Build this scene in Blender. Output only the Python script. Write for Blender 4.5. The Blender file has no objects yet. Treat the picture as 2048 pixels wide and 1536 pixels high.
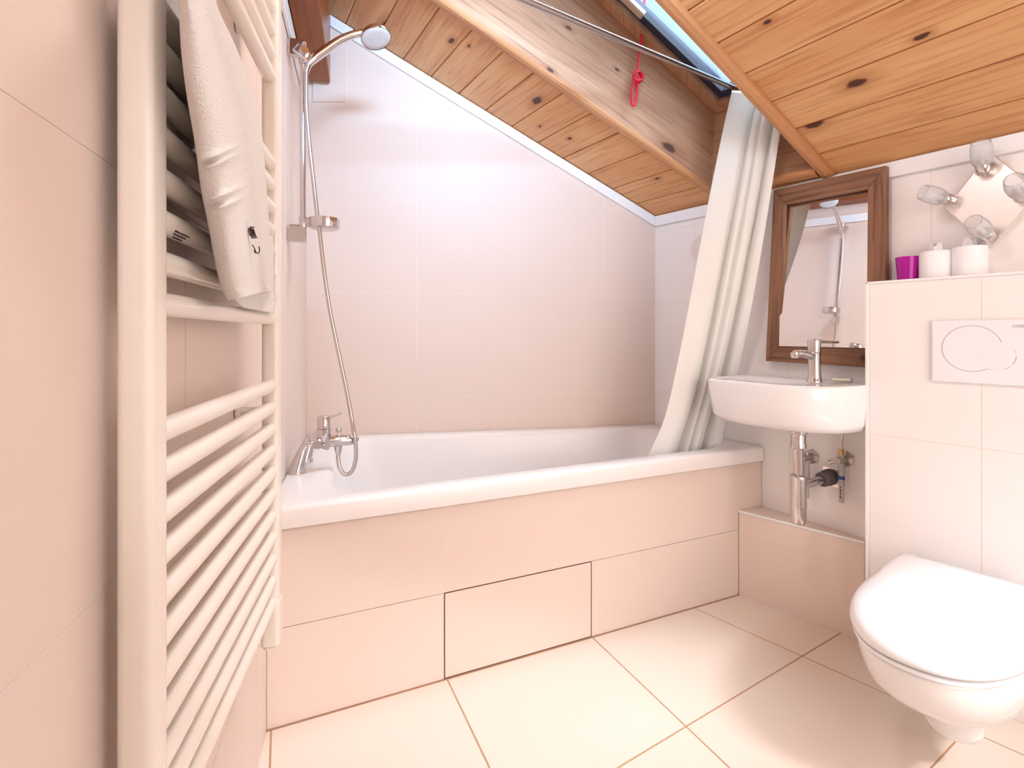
import bpy, bmesh, math, random
import numpy as np
from mathutils import Vector, Matrix

random.seed(7)
SC = bpy.context.scene
COL = SC.collection

# ------------------------------------------------------------------ survey of the room
# ray()/on_plane() turn a sighting of the photograph into a point on a real surface of the room
F, YH, EYE = 1024.0, 670.0, 1.08
def _cam(x, y): return np.array([(x - 1024) / F, 1.0, (YH - y) / F])
def _flo(x, y):
    r = _cam(x, y); k = -EYE / r[2]; return np.array([r[0] * k, k])
_A, _B = _flo(532, 1463), _flo(1478, 1190)
TH = math.atan2(*(_B - _A)[::-1]); CT, ST = math.cos(TH), math.sin(TH)
CAM = np.array([-(_A[0] * CT + _A[1] * ST), -(-_A[0] * ST + _A[1] * CT), EYE])
def ray(x, y):
    r = _cam(x, y); return np.array([r[0] * CT + r[1] * ST, -r[0] * ST + r[1] * CT, r[2]])
def on(x, y, plane):
    p, n = plane; r = ray(x, y); return CAM + r * ((p - CAM) @ n / (r @ n))
def V3(*a): return np.array(a, float)
def at_z(x, y, z): return on(x, y, (V3(0, 0, z), V3(0, 0, 1)))
def at_y(x, y, yy): return on(x, y, (V3(0, yy, 0), V3(0, 1, 0)))
def at_x(x, y, xx): return on(x, y, (V3(xx, 0, 0), V3(1, 0, 0)))
def unit(v): v = np.array(v, float); return v / np.linalg.norm(v)
def vplane(p, q):
    d = unit(V3(q[0] - p[0], q[1] - p[1], 0)); return (V3(p[0], p[1], 0), V3(-d[1], d[0], 0))
UP = V3(0, 0, 1)

# ------------------------------------------------------------------ object helpers
def link(o): COL.objects.link(o); return o
def empty(name, base, label=None, cat=None, group=None, kind=None):
    o = link(bpy.data.objects.new(name, None)); o.empty_display_size = 0.05
    o.location = base
    return tag(o, label, cat, group, kind)
def tag(o, label=None, cat=None, group=None, kind=None):
    if label: o['label'] = label
    if cat: o['category'] = cat
    if group: o['group'] = group
    if kind: o['kind'] = kind
    return o
def world_loc(o):
    v = V3(*o.location)
    while o.parent: o = o.parent; v = v + V3(*o.location)
    return v

class MB:
    """collects geometry (world coordinates) for ONE mesh object"""
    def __init__(s): s.v = []; s.f = []; s.m = []; s.uv = []; s.sm = []
    def add(s, verts, faces, mi=0, smooth=False, uvs=None):
        b = len(s.v); s.v += [tuple(map(float, p)) for p in verts]
        for k, f in enumerate(faces):
            s.f.append([b + i for i in f]); s.m.append(mi); s.sm.append(smooth)
            s.uv.append([uvs[i] for i in f] if uvs is not None else None)
        return s
    def bm(s, bm, mi=0, smooth=False):
        bm.verts.index_update()
        return s.add([v.co[:] for v in bm.verts], [[v.index for v in f.verts] for f in bm.faces], mi, smooth)
    def box(s, c, ax, half, bevel=0.0, mi=0, seg=2, smooth=False):
        bm = bmesh.new(); bmesh.ops.create_cube(bm, size=2.0)
        for v in bm.verts: v.co = Vector((v.co.x * half[0], v.co.y * half[1], v.co.z * half[2]))
        if bevel > 0: bmesh.ops.bevel(bm, geom=bm.edges[:], offset=bevel, segments=seg, affect='EDGES', profile=0.5)
        for v in bm.verts:
            p = np.array(c) + ax[0] * v.co.x + ax[1] * v.co.y + ax[2] * v.co.z; v.co = Vector(p)
        s.bm(bm, mi, smooth); bm.free(); return s
    def prism(s, poly, vec, bevel=0.0, mi=0, smooth=False, seg=2):
        bm = bmesh.new(); vs = [bm.verts.new(Vector(p)) for p in poly]; f = bm.faces.new(vs)
        r = bmesh.ops.extrude_face_region(bm, geom=[f])
        bmesh.ops.translate(bm, verts=[g for g in r['geom'] if isinstance(g, bmesh.types.BMVert)], vec=Vector(vec))
        bmesh.ops.recalc_face_normals(bm, faces=bm.faces[:])
        if bevel > 0: bmesh.ops.bevel(bm, geom=bm.edges[:], offset=bevel, segments=seg, affect='EDGES', profile=0.5)
        s.bm(bm, mi, smooth); bm.free(); return s
    def tube(s, pts, r, seg=16, mi=0, smooth=True, caps=True, sub=0):
        P = [np.array(p, float) for p in pts]
        R = list(r) if hasattr(r, '__len__') else [r] * len(P)
        if sub:
            Q, RR = [], []
            for i in range(len(P) - 1):
                a, b, c, d = P[max(i - 1, 0)], P[i], P[i + 1], P[min(i + 2, len(P) - 1)]
                for k in range(sub):
                    t = k / sub
                    Q.append(0.5 * ((2 * b) + (c - a) * t + (2 * a - 5 * b + 4 * c - d) * t * t + (3 * b - a - 3 * c + d) * t ** 3))
                    RR.append(R[i] + (R[i + 1] - R[i]) * t)
            Q.append(P[-1]); RR.append(R[-1]); P, R = Q, RR
        n = len(P); rings = []
        t = unit(P[1] - P[0]); u = unit(np.cross(t, UP if abs(t[2]) < 0.9 else V3(1, 0, 0)))
        for i in range(n):
            t = unit(P[min(i + 1, n - 1)] - P[max(i - 1, 0)])
            u = unit(u - t * (u @ t)); w = np.cross(t, u)
            rings.append([P[i] + R[i] * (u * math.cos(2 * math.pi * k / seg) + w * math.sin(2 * math.pi * k / seg)) for k in range(seg)])
        return s.loft(rings, mi, smooth, caps)
    def loft(s, rings, mi=0, smooth=True, caps=True, cap0=True, cap1=True):
        m = len(rings[0]); V = [p for r in rings for p in r]; Fc = []
        for i in range(len(rings) - 1):
            for k in range(m):
                k2 = (k + 1) % m; Fc.append([i * m + k, i * m + k2, (i + 1) * m + k2, (i + 1) * m + k])
        s.add(V, Fc, mi, smooth)
        if caps:
            if cap0: s.add(rings[0], [list(range(m))[::-1]], mi, False)
            if cap1: s.add(rings[-1], [list(range(m))], mi, False)
        return s
    def lathe(s, prof, o, axis=UP, seg=32, mi=0, smooth=True, caps=True):
        axis = unit(axis); u = unit(np.cross(axis, V3(0.3, 1, 0.1))); w = np.cross(axis, u); o = np.array(o, float)
        rings = [[o + axis * h + max(r, 1e-5) * (u * math.cos(2 * math.pi * k / seg) + w * math.sin(2 * math.pi * k / seg)) for k in range(seg)] for r, h in prof]
        return s.loft(rings, mi, smooth, caps)
    def grid(s, P, mi=0, smooth=True):
        n, m = len(P), len(P[0]); V = [p for r in P for p in r]
        return s.add(V, [[i * m + k, i * m + k + 1, (i + 1) * m + k + 1, (i + 1) * m + k] for i in range(n - 1) for k in range(m - 1)], mi, smooth)
    def build(s, name, mats, parent=None, label=None, cat=None, group=None, kind=None, base=None, sharp=40, weld=True):
        if not isinstance(mats, (list, tuple)): mats = [mats]
        A = np.array(s.v); lo, hi = A.min(0), A.max(0)
        org = np.array(base, float) if base is not None else V3((lo[0] + hi[0]) / 2, (lo[1] + hi[1]) / 2, lo[2] if parent is None else (lo[2] + hi[2]) / 2)
        me = bpy.data.meshes.new(name); me.from_pydata([tuple(p - org) for p in A], [], s.f); 
        for m in mats: me.materials.append(m)
        me.polygons.foreach_set('material_index', s.m); me.polygons.foreach_set('use_smooth', s.sm)
        if any(u is not None for u in s.uv):
            L = me.uv_layers.new(name='UVMap'); i = 0
            for f, u in zip(s.f, s.uv):
                for k in range(len(f)): L.data[i].uv = u[k] if u is not None else (0, 0); i += 1
        bm = bmesh.new(); bm.from_mesh(me)
        if weld: bmesh.ops.remove_doubles(bm, verts=bm.verts[:], dist=1e-5)
        bmesh.ops.recalc_face_normals(bm, faces=bm.faces[:])
        lim = math.radians(sharp)
        for e in bm.edges:
            if len(e.link_faces) == 2 and e.calc_face_angle(0) > lim: e.smooth = False
        bm.to_mesh(me); bm.free(); me.update()
        o = link(bpy.data.objects.new(name, me))
        if parent is not None:
            o.parent = parent; o.location = org - world_loc(parent)
        else: o.location = org
        return tag(o, label, cat, group, kind)

def axes_from(x, z=UP):
    x = unit(x); z = unit(np.array(z) - x * (np.array(z) @ x)); return (x, np.cross(z, x), z)

def clip(poly, n, d):
    """keep the part of a convex polygon with p.n <= d"""
    out = []
    for i in range(len(poly)):
        a, b = np.array(poly[i]), np.array(poly[(i + 1) % len(poly)]); fa, fb = a @ n - d, b @ n - d
        if fa <= 0: out.append(a)
        if (fa < 0 < fb) or (fb < 0 < fa): out.append(a + (b - a) * (fa / (fa - fb)))
    return out

def roundpoly(C, rad, nc=6, ne=6):
    """closed ring of points round a convex polygon with rounded corners; constant point count"""
    C = [np.array(c, float) for c in C]; n = len(C); out = []
    if not hasattr(rad, '__len__'): rad = [rad] * n
    arcs = []
    for i in range(n):
        p, a, b = C[i], unit(C[i - 1] - C[i]), unit(C[(i + 1) % n] - C[i])
        r = rad[i]; half = math.acos(max(-1, min(1, a @ b))) / 2; t = r / math.tan(half)
        s, e = p + a * t, p + b * t; cen = p + unit(a + b) * (r / math.sin(half)); arc = []
        va, vb = s - cen, e - cen; om = math.acos(max(-1, min(1, unit(va) @ unit(vb)))) if r > 0 else 0
        for k in range(nc + 1):
            q = k / nc
            arc.append(p if r <= 0 else cen + (math.sin((1 - q) * om) * va + math.sin(q * om) * vb) / math.sin(om))
        arcs.append(arc)
    for i in range(n):
        out += arcs[i]; e, s2 = arcs[i][-1], arcs[(i + 1) % n][0]
        for k in range(1, ne): out.append(e + (s2 - e) * k / ne)
    return out

# ------------------------------------------------------------------ materials
def srgb(r, g, b):
    f = lambda c: (c / 255) / 12.92 if c / 255 <= 0.04045 else ((c / 255 + 0.055) / 1.055) ** 2.4
    return (f(r), f(g), f(b), 1.0)
class N:
    def __init__(s, name):
        s.m = bpy.data.materials.new(name); s.m.use_nodes = True; s.t = s.m.node_tree; s.b = s.t.nodes['Principled BSDF']; s.out = s.t.nodes['Material Output']
    def n(s, ty, **kw):
        x = s.t.nodes.new(ty)
        for k, v in kw.items():
            if hasattr(x, k) and not k.startswith('i_'): setattr(x, k, v)
            else: x.inputs[k[2:].replace('_', ' ')].default_value = v
        return x
    def l(s, a, b): s.t.links.new(a, b)
def surf(name, col, rough=0.4, metal=0.0, var=0.03, nscale=6.0, bump=0.0, bscale=60.0, spec=0.5, coat=0.0, **kw):
    k = N(name); tc = k.n('ShaderNodeTexCoord'); nz = k.n('ShaderNodeTexNoise', i_Scale=nscale, i_Detail=3.0)
    k.l(tc.outputs['Object'], nz.inputs['Vector'])
    mx = k.n('ShaderNodeMix', data_type='RGBA')
    mx.inputs['A'].default_value = tuple(max(0, c * (1 - var)) for c in col[:3]) + (1,)
    mx.inputs['B'].default_value = tuple(min(1, c * (1 + var)) for c in col[:3]) + (1,)
    k.l(nz.outputs['Fac'], mx.inputs['Factor']); k.l(mx.outputs['Result'], k.b.inputs['Base Color'])
    k.b.inputs['Roughness'].default_value = rough; k.b.inputs['Metallic'].default_value = metal
    k.b.inputs['Specular IOR Level'].default_value = spec; k.b.inputs['Coat Weight'].default_value = coat
    if bump:
        n2 = k.n('ShaderNodeTexNoise', i_Scale=bscale, i_Detail=4.0); k.l(tc.outputs['Object'], n2.inputs['Vector'])
        bp = k.n('ShaderNodeBump', i_Strength=bump, i_Distance=0.004); k.l(n2.outputs['Fac'], bp.inputs['Height']); k.l(bp.outputs['Normal'], k.b.inputs['Normal'])
    for a, v in kw.items(): k.b.inputs[a.replace('_', ' ')].default_value = v
    return k.m
def wood(name, light, mid, dark, knot, rough=0.42, knots=True, grain=1.0, kden=1.0):
    k = N(name); uv = k.n('ShaderNodeUVMap')
    def mp(sx, sy):
        m = k.n('ShaderNodeMapping'); m.inputs['Scale'].default_value = (sx, sy, 1); k.l(uv.outputs['UV'], m.inputs['Vector']); return m
    broad = k.n('ShaderNodeTexNoise', i_Scale=1.0, i_Detail=4.0, i_Distortion=0.6); k.l(mp(1.3, 9).outputs['Vector'], broad.inputs['Vector'])
    ring = k.n('ShaderNodeTexNoise', i_Scale=1.0, i_Detail=5.0, i_Distortion=0.35); k.l(mp(3.2, 70).outputs['Vector'], ring.inputs['Vector'])
    fine = k.n('ShaderNodeTexNoise', i_Scale=1.0, i_Detail=3.0); k.l(mp(9, 420).outputs['Vector'], fine.inputs['Vector'])
    r1 = k.n('ShaderNodeValToRGB'); e = r1.color_ramp.elements
    e[0].position, e[0].color = 0.30, light; e[1].position, e[1].color = 0.72, mid
    k.l(broad.outputs['Fac'], r1.inputs['Fac'])
    r2 = k.n('ShaderNodeValToRGB'); e = r2.color_ramp.elements
    e[0].position, e[0].color = 0.50, (0, 0, 0, 1); e[1].position, e[1].color = 0.72, (1, 1, 1, 1)
    k.l(ring.outputs['Fac'], r2.inputs['Fac'])
    f2 = k.n('ShaderNodeMath', operation='MULTIPLY'); f2.inputs[1].default_value = 0.62 * grain; k.l(r2.outputs['Color'], f2.inputs[0])
    m1 = k.n('ShaderNodeMix', data_type='RGBA'); k.l(f2.outputs[0], m1.inputs['Factor']); k.l(r1.outputs['Color'], m1.inputs['A']); m1.inputs['B'].default_value = dark
    f3 = k.n('ShaderNodeMath', operation='MULTIPLY'); f3.inputs[1].default_value = 0.28 * grain; k.l(fine.outputs['Fac'], f3.inputs[0])
    m2 = k.n('ShaderNodeMix', data_type='RGBA'); k.l(f3.outputs[0], m2.inputs['Factor']); k.l(m1.outputs['Result'], m2.inputs['A']); m2.inputs['B'].default_value = dark
    last = m2.outputs['Result']
    if knots:
        vo = k.n('ShaderNodeTexVoronoi', voronoi_dimensions='2D', i_Scale=1.0, i_Randomness=1.0); wob = k.n('ShaderNodeTexNoise', i_Scale=1.0, i_Detail=3.0); k.l(mp(26, 40).outputs['Vector'], wob.inputs['Vector'])
        wsc = k.n('ShaderNodeVectorMath', operation='SCALE'); wsc.inputs['Scale'].default_value = 0.07; k.l(wob.outputs['Color'], wsc.inputs[0])
        wad = k.n('ShaderNodeVectorMath', operation='ADD'); k.l(mp(2.4 * kden, 5.0 * kden).outputs['Vector'], wad.inputs[0]); k.l(wsc.outputs[0], wad.inputs[1]); k.l(wad.outputs[0], vo.inputs['Vector'])
        spc = k.n('ShaderNodeSeparateColor'); k.l(vo.outputs['Color'], spc.inputs[0])
        mr = k.n('ShaderNodeMapRange'); mr.inputs['To Min'].default_value = 0.65; mr.inputs['To Max'].default_value = 2.6; k.l(spc.outputs[0], mr.inputs['Value'])
        kd = k.n('ShaderNodeMath', operation='MULTIPLY'); k.l(vo.outputs['Distance'], kd.inputs[0]); k.l(mr.outputs[0], kd.inputs[1])
        r3 = k.n('ShaderNodeValToRGB'); e = r3.color_ramp.elements
        e[0].position, e[0].color = 0.045, (1, 1, 1, 1); e[1].position, e[1].color = 0.075, (0, 0, 0, 1)
        k.l(kd.outputs[0], r3.inputs['Fac'])
        r4 = k.n('ShaderNodeValToRGB'); e = r4.color_ramp.elements
        e[0].position, e[0].color = 0.06, (0.55, 0.55, 0.55, 1); e[1].position, e[1].color = 0.2, (0, 0, 0, 1)
        k.l(kd.outputs[0], r4.inputs['Fac'])
        m3 = k.n('ShaderNodeMix', data_type='RGBA'); k.l(r4.outputs['Color'], m3.inputs['Factor']); k.l(last, m3.inputs['A']); m3.inputs['B'].default_value = dark
        m4 = k.n('ShaderNodeMix', data_type='RGBA'); k.l(r3.outputs['Color'], m4.inputs['Factor']); k.l(m3.outputs['Result'], m4.inputs['A']); m4.inputs['B'].default_value = knot
        last = m4.outputs['Result']
    k.l(last, k.b.inputs['Base Color'])
    k.b.inputs['Roughness'].default_value = rough; k.b.inputs['Specular IOR Level'].default_value = 0.35
    bp = k.n('ShaderNodeBump', i_Strength=0.12, i_Distance=0.002); k.l(ring.outputs['Fac'], bp.inputs['Height']); k.l(bp.outputs['Normal'], k.b.inputs['Normal'])
    return k.m
def clear(name, tint, gloss=0.12, diffuse=0.0, rough=0.03):
    k = N(name); k.t.nodes.remove(k.b)
    tr = k.n('ShaderNodeBsdfTransparent'); tr.inputs['Color'].default_value = tint
    gl = k.n('ShaderNodeBsdfGlossy'); gl.inputs['Roughness'].default_value = rough
    fr = k.n('ShaderNodeFresnel'); fr.inputs['IOR'].default_value = 1.5
    ad = k.n('ShaderNodeMath', operation='ADD'); k.l(fr.outputs[0], ad.inputs[0]); ad.inputs[1].default_value = gloss
    base = tr.outputs[0]
    if diffuse:
        df = k.n('ShaderNodeBsdfTranslucent'); df.inputs['Color'].default_value = (0.95, 0.96, 1, 1)
        d2 = k.n('ShaderNodeBsdfDiffuse'); d2.inputs['Color'].default_value = (0.95, 0.96, 1, 1)
        mm = k.n('ShaderNodeMixShader'); mm.inputs[0].default_value = 0.75; k.l(df.outputs[0], mm.inputs[1]); k.l(d2.outputs[0], mm.inputs[2])
        nz = k.n('ShaderNodeTexNoise', i_Scale=40.0)
        sc = k.n('ShaderNodeMath', operation='MULTIPLY'); sc.inputs[1].default_value = diffuse * 2; k.l(nz.outputs['Fac'], sc.inputs[0])
        m0 = k.n('ShaderNodeMixShader'); k.l(sc.outputs[0], m0.inputs[0]); k.l(base, m0.inputs[1]); k.l(mm.outputs[0], m0.inputs[2]); base = m0.outputs[0]
    mx = k.n('ShaderNodeMixShader'); k.l(ad.outputs[0], mx.inputs[0]); k.l(base, mx.inputs[1]); k.l(gl.outputs[0], mx.inputs[2])
    k.l(mx.outputs[0], k.out.inputs['Surface']); return k.m
def fabric(name, col, trans=0.35):
    k = N(name); k.t.nodes.remove(k.b)
    tc = k.n('ShaderNodeTexCoord'); nz = k.n('ShaderNodeTexNoise', i_Scale=25.0, i_Detail=3.0); k.l(tc.outputs['Object'], nz.inputs['Vector'])
    mx = k.n('ShaderNodeMix', data_type='RGBA'); mx.inputs['A'].default_value = tuple(c * 0.97 for c in col[:3]) + (1,); mx.inputs['B'].default_value = col
    k.l(nz.outputs['Fac'], mx.inputs['Factor'])
    d = k.n('ShaderNodeBsdfDiffuse'); t = k.n('ShaderNodeBsdfTranslucent'); k.l(mx.outputs['Result'], d.inputs['Color']); k.l(mx.outputs['Result'], t.inputs['Color'])
    m = k.n('ShaderNodeMixShader'); m.inputs[0].default_value = trans; k.l(d.outputs[0], m.inputs[1]); k.l(t.outputs[0], m.inputs[2]); k.l(m.outputs[0], k.out.inputs['Surface']); return k.m

TILE = surf('beige_wall_tile', srgb(235, 215, 203), 0.5, var=0.02, nscale=3, bump=0.02, bscale=9, spec=0.28)
GROUT = surf('pale_wall_grout', srgb(240, 228, 214), 0.7, var=0.03)
FTILE = surf('cream_floor_tile', srgb(228, 211, 197), 0.3, var=0.015, nscale=4, bump=0.02, bscale=14, spec=0.4)
FGROUT = surf('brown_floor_grout', srgb(186, 144, 114), 0.8, var=0.12, nscale=30)
PTILE = surf('white_panel_tile', srgb(247, 242, 240), 0.34, var=0.012, spec=0.45)
PAINT = surf('white_gloss_trim_paint', srgb(246, 246, 248), 0.3, var=0.01)
WALLW = surf('white_wall_paint', srgb(245, 240, 236), 0.6, var=0.015)
JOINTDARK = surf('dark_access_gap', srgb(96, 70, 54), 0.9, var=0.2)
ENAMEL = surf('white_bath_enamel', srgb(246, 239, 236), 0.3, var=0.01, coat=0.0)
CERAM = surf('white_ceramic', srgb(247, 244, 244), 0.06, var=0.008, coat=0.4)
SEATP = surf('white_seat_plastic', srgb(246, 245, 248), 0.12, var=0.008, coat=0.2)
PLAST = surf('white_plate_plastic', srgb(243, 243, 247), 0.18, var=0.01)
RAD = surf('cream_radiator_enamel', srgb(241, 230, 219), 0.22, var=0.012, coat=0.2)
CHROME = surf('polished_chrome', (0.66, 0.63, 0.63, 1), 0.07, metal=1.0, var=0.02)
HOSE = surf('ribbed_chrome_hose', (0.62, 0.56, 0.54, 1), 0.25, metal=1.0, var=0.05)
STEEL = surf('brushed_lamp_steel', (0.93, 0.90, 0.88, 1), 0.30, metal=1.0, var=0.04, nscale=50)
ALU = surf('grey_sash_metal', srgb(48, 52, 76), 0.55, metal=0.0, var=0.05)
RUBBER = surf('grey_rubber_seal', srgb(92, 84, 84), 0.7, var=0.1)
BRASS = surf('brass_nut', (0.72, 0.48, 0.22, 1), 0.25, metal=1.0, var=0.05)
DULL = surf('dull_valve_metal', (0.50, 0.46, 0.43, 1), 0.35, metal=1.0, var=0.1)
PINE = wood('honey_pine_board', srgb(232, 184, 132), srgb(212, 150, 98), srgb(166, 102, 60), srgb(84, 44, 30), kden=1.0)
LINING = wood('worn_pine_lining', srgb(206, 164, 132), srgb(178, 128, 96), srgb(134, 86, 62), srgb(84, 50, 36), rough=0.5)
MOULD = wood('pine_moulding', srgb(212, 158, 112), srgb(188, 128, 84), srgb(146, 90, 56), srgb(80, 46, 28), knots=False)
DARKW = wood('varnished_beam', srgb(168, 96, 44), srgb(140, 74, 32), srgb(100, 50, 24), srgb(60, 30, 16), rough=0.3)
FRAMEW = wood('weathered_frame_wood', srgb(168, 126, 100), srgb(128, 84, 60), srgb(76, 46, 32), srgb(50, 30, 22), rough=0.6, grain=1.1, kden=0.7)
TERRY = surf('white_terry_cloth', srgb(247, 239, 234), 0.95, var=0.03, nscale=90, bump=0.9, bscale=420, spec=0.05, Sheen_Weight=0.4)
TWEAVE = surf('smooth_towel_band', srgb(248, 242, 238), 0.85, var=0.02, nscale=60, bump=0.25, bscale=500, spec=0.1)
INK = surf('dark_embroidery_thread', srgb(62, 42, 44), 0.8, var=0.1)
CURT = fabric('cream_shower_curtain_cloth', srgb(255, 253, 249), 0.15)
REDC = surf('red_cord_fibre', srgb(232, 34, 66), 0.7, var=0.15, nscale=120, bump=0.6, bscale=300)
PURPLE = None
GLASSW = clear('roof_window_glass', (0.86, 0.95, 1.0, 1), 0.02)
SHADE = surf('frosted_lamp_glass', (0.97, 0.98, 1.0, 1), 0.22, var=0.01, Transmission_Weight=0.8, IOR=1.25)
def purple():
    k = N('purple_candle_glass'); k.b.inputs['Base Color'].default_value = srgb(205, 0, 180); k.b.inputs['Roughness'].default_value = 0.05
    k.b.inputs['Transmission Weight'].default_value = 0.35; k.b.inputs['IOR'].default_value = 1.45; return k.m
PURPLE = purple()
MIRROR = surf('mirror_silver', (0.93, 0.92, 0.91, 1), 0.0, metal=1.0, var=0.0)
TISSUE = surf('white_soft_wrap', srgb(251, 250, 252), 0.8, var=0.01, bump=0.15, bscale=40)
GREYINK = surf('grey_print', srgb(178, 178, 190), 0.5, var=0.05)
GREEN = surf('green_print', srgb(150, 176, 96), 0.5, var=0.2)
BLUET = surf('blue_tape', srgb(42, 60, 140), 0.4, var=0.1)
WAX = surf('pale_soap_wrap', srgb(236, 230, 214), 0.25, var=0.06)
TUBEM = surf('clear_capped_tube', srgb(214, 208, 206), 0.15, var=0.05, Transmission_Weight=0.4)
CAPG = surf('grey_spray_face', srgb(208, 206, 210), 0.5, var=0.06, nscale=200)
SEAMG = surf('button_seam', srgb(150, 138, 150), 0.6, var=0.05)

# ------------------------------------------------------------------ main planes
TF = (V3(0, 0, 0), V3(0, 1, 0))                                   # bath front
W1 = on(1525, 900, TF); _a = math.radians(95)
RW = vplane(W1, W1 + V3(math.cos(_a), math.sin(_a), 0))           # right wall
R = on(1310, 430, RW); R[2] = 0
ZT = 0.607                                                        # bath rim height
L = at_z(612, 872, ZT); L[2] = 0
BW = vplane(L, R); LW = vplane(V3(0, 0, 0), L)
def x_right(y): return W1[0] + (y - W1[1]) * math.cos(_a) / math.sin(_a)
def x_left(y): return L[0] / L[1] * y
C0 = on(1317, 432, RW); C1 = on(808, 123, BW); C2 = on(2048, 264, RW)
CN = unit(np.cross(C2 - C0, C1 - C0)); CN = CN if CN[2] > 0 else -CN
CE = unit(C2 - C0); CS = np.cross(CN, CE); CS = CS if CS[2] > 0 else -CS
CP = (C0, CN)
def ces(e, s, h=0): return C0 + CE * e + CS * s + CN * h
def toes(p): d = p - C0; return np.array([d @ CE, d @ CS])
def ceil_z(x, y): return C0[2] - (CN[0] * (x - C0[0]) + CN[1] * (y - C0[1])) / CN[2]
REAR = -2.25

def tiles(mb, O, U, us, vs, nrm, region, gap=0.0026, lift=0.0006, mi=0, mg=1, V=UP):
    """grout sheet with separate tiles on it; region = convex polygon (u,v)"""
    sheet = [O + U * p[0] + V * p[1] for p in region]; mb.add(sheet, [list(range(len(sheet)))], mg)
    C = np.mean(region, axis=0)
    for i in range(len(us) - 1):
        for j in range(len(vs) - 1):
            g = gap / 2
            q = [np.array(p) for p in ((us[i] + g, vs[j] + g), (us[i + 1] - g, vs[j] + g), (us[i + 1] - g, vs[j + 1] - g), (us[i] + g, vs[j + 1] - g))]
            for k in range(len(region)):
                a, b = np.array(region[k]), np.array(region[(k + 1) % len(region)]); n = np.array([b[1] - a[1], a[0] - b[0]])
                if (C - a) @ n > 0: n = -n
                q = clip(q, n, a @ n)
                if len(q) < 3: break
            if len(q) >= 3:
                top = [O + U * p[0] + V * p[1] + nrm * lift for p in q]; bot = [O + U * p[0] + V * p[1] + nrm * 0.0002 for p in q]; m = len(q)
                mb.add(top, [list(range(m))], mi); mb.add(top + bot, [[k, (k + 1) % m, m + (k + 1) % m, m + k] for k in range(m)], mi)

# ------------------------------------------------------------------ floor
def fline(a, b): p, q = at_z(*a, 0)[:2], at_z(*b, 0)[:2]; return (p, unit(np.append(q - p, 0))[:2])
def inter(l, m):
    A = np.array([l[1], -m[1]]).T; t = np.linalg.solve(A, m[0] - l[0]); return l[0] + l[1] * t[0]
l1 = fline((895, 1360), (979, 1536)); l2 = fline((1185, 1275), (1372, 1453)); l3 = fline((1393, 1218), (1776, 1389))
LL = [(l1[0] - V3(0.98, 0, 0)[:2], l1[1]), (l1[0] - V3(0.50, 0, 0)[:2], l1[1]), l1, l2, l3, (l3[0] + np.array([0.46, 0.0]), l3[1]), (l3[0] + np.array([0.92, 0.0]), l3[1])]
m0 = (np.array([0.0, -0.001]), np.array([1.0, 0])); m1 = fline((1372, 1453), (1605, 1312)); nn = fline((1884, 1536), (1924, 1473))
m2 = (inter(l3, nn), m1[1])
MM = [m0, m1, m2] + [(m2[0] + np.array([0, -0.44 * k]), m1[1]) for k in (1, 2, 3, 4)]
mb = MB()
fl_region = [(x_left(0) - 0.004, 0.0), (x_left(REAR), REAR), (x_right(REAR), REAR), (x_right(0), 0.0)]
mb.box(((x_left(REAR) + x_right(REAR)) / 2 + 0.0, -0.55, -0.03), (V3(1, 0, 0), V3(0, 1, 0), UP), (1.35, 1.75, 0.0292), mi=1)
Cc = np.array([0.9, -0.8])
for i in range(len(LL) - 1):
    for j in range(len(MM) - 1):
        q = [inter(LL[i], MM[j]), inter(LL[i + 1], MM[j]), inter(LL[i + 1], MM[j + 1]), inter(LL[i], MM[j + 1])]
        cen = np.mean(q, axis=0)
        q2 = []
        for k in range(4):                                          # inset for the joint
            a, p, b = q[k - 1], q[k], q[(k + 1) % 4]; da, db = unit(np.append(a - p, 0))[:2], unit(np.append(b - p, 0))[:2]
            q2.append(p + (da + db) * 0.0026)
        q = q2
        for k in range(4):
            a, b = np.array(fl_region[k]), np.array(fl_region[(k + 1) % 4]); n = np.array([b[1] - a[1], a[0] - b[0]])
            if (Cc - a) @ n > 0: n = -n
            n = n / np.linalg.norm(n)
            q = clip(q, n, a @ n - 0.002)
            if len(q) < 3: break
        if len(q) >= 3:
            m = len(q); top = [V3(p[0], p[1], 0.0) for p in q]; bot = [V3(p[0], p[1], -0.0012) for p in q]
            mb.add(top, [list(range(m))], 0); mb.add(top + bot, [[k, (k + 1) % m, m + (k + 1) % m, m + k] for k in range(m)], 0)
mb.build('floor', [FTILE, FGROUT], label='cream square floor tiles with brown joints', kind='structure')

# ------------------------------------------------------------------ walls
LBU = unit(R - L); LEN_B = np.linalg.norm(R - L)
NB = -BW[1] if (CAM - L) @ BW[1] < 0 else BW[1]
NR = -RW[1] if (CAM - W1) @ RW[1] < 0 else RW[1]
NL = -LW[1] if (CAM - L) @ LW[1] < 0 else LW[1]
def bw_u(x, y): return (on(x, y, BW) - L) @ LBU
mb = MB()
zl, zr = ceil_z(L[0], L[1]), ceil_z(R[0], R[1])
reg = [(0, 0.0), (LEN_B, 0.0), (LEN_B, zr), (0, zl)]
us = [0.0] + [bw_u(834, 650), bw_u(1036, 650), bw_u(1209, 650)] + [LEN_B + 0.001]
tiles(mb, L, LBU, us, [0.0, 0.30, 0.777, 1.285, 1.745, 2.22, 2.7, 3.2], NB, reg)
mb.prism([L - NB * 0.001, R - NB * 0.001, R - NB * 0.001 + UP * zr, L - NB * 0.001 + UP * zl], -NB * 0.08, mi=1)
mb.build('wall_back', [TILE, GROUT], label='beige tiled wall behind the bath', kind='structure')
LF = V3(x_left(REAR), REAR, 0); LLU = unit(LF - L); LEN_L = np.linalg.norm(LF - L)
mb = MB()
zl2 = ceil_z(LF[0], LF[1])
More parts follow.
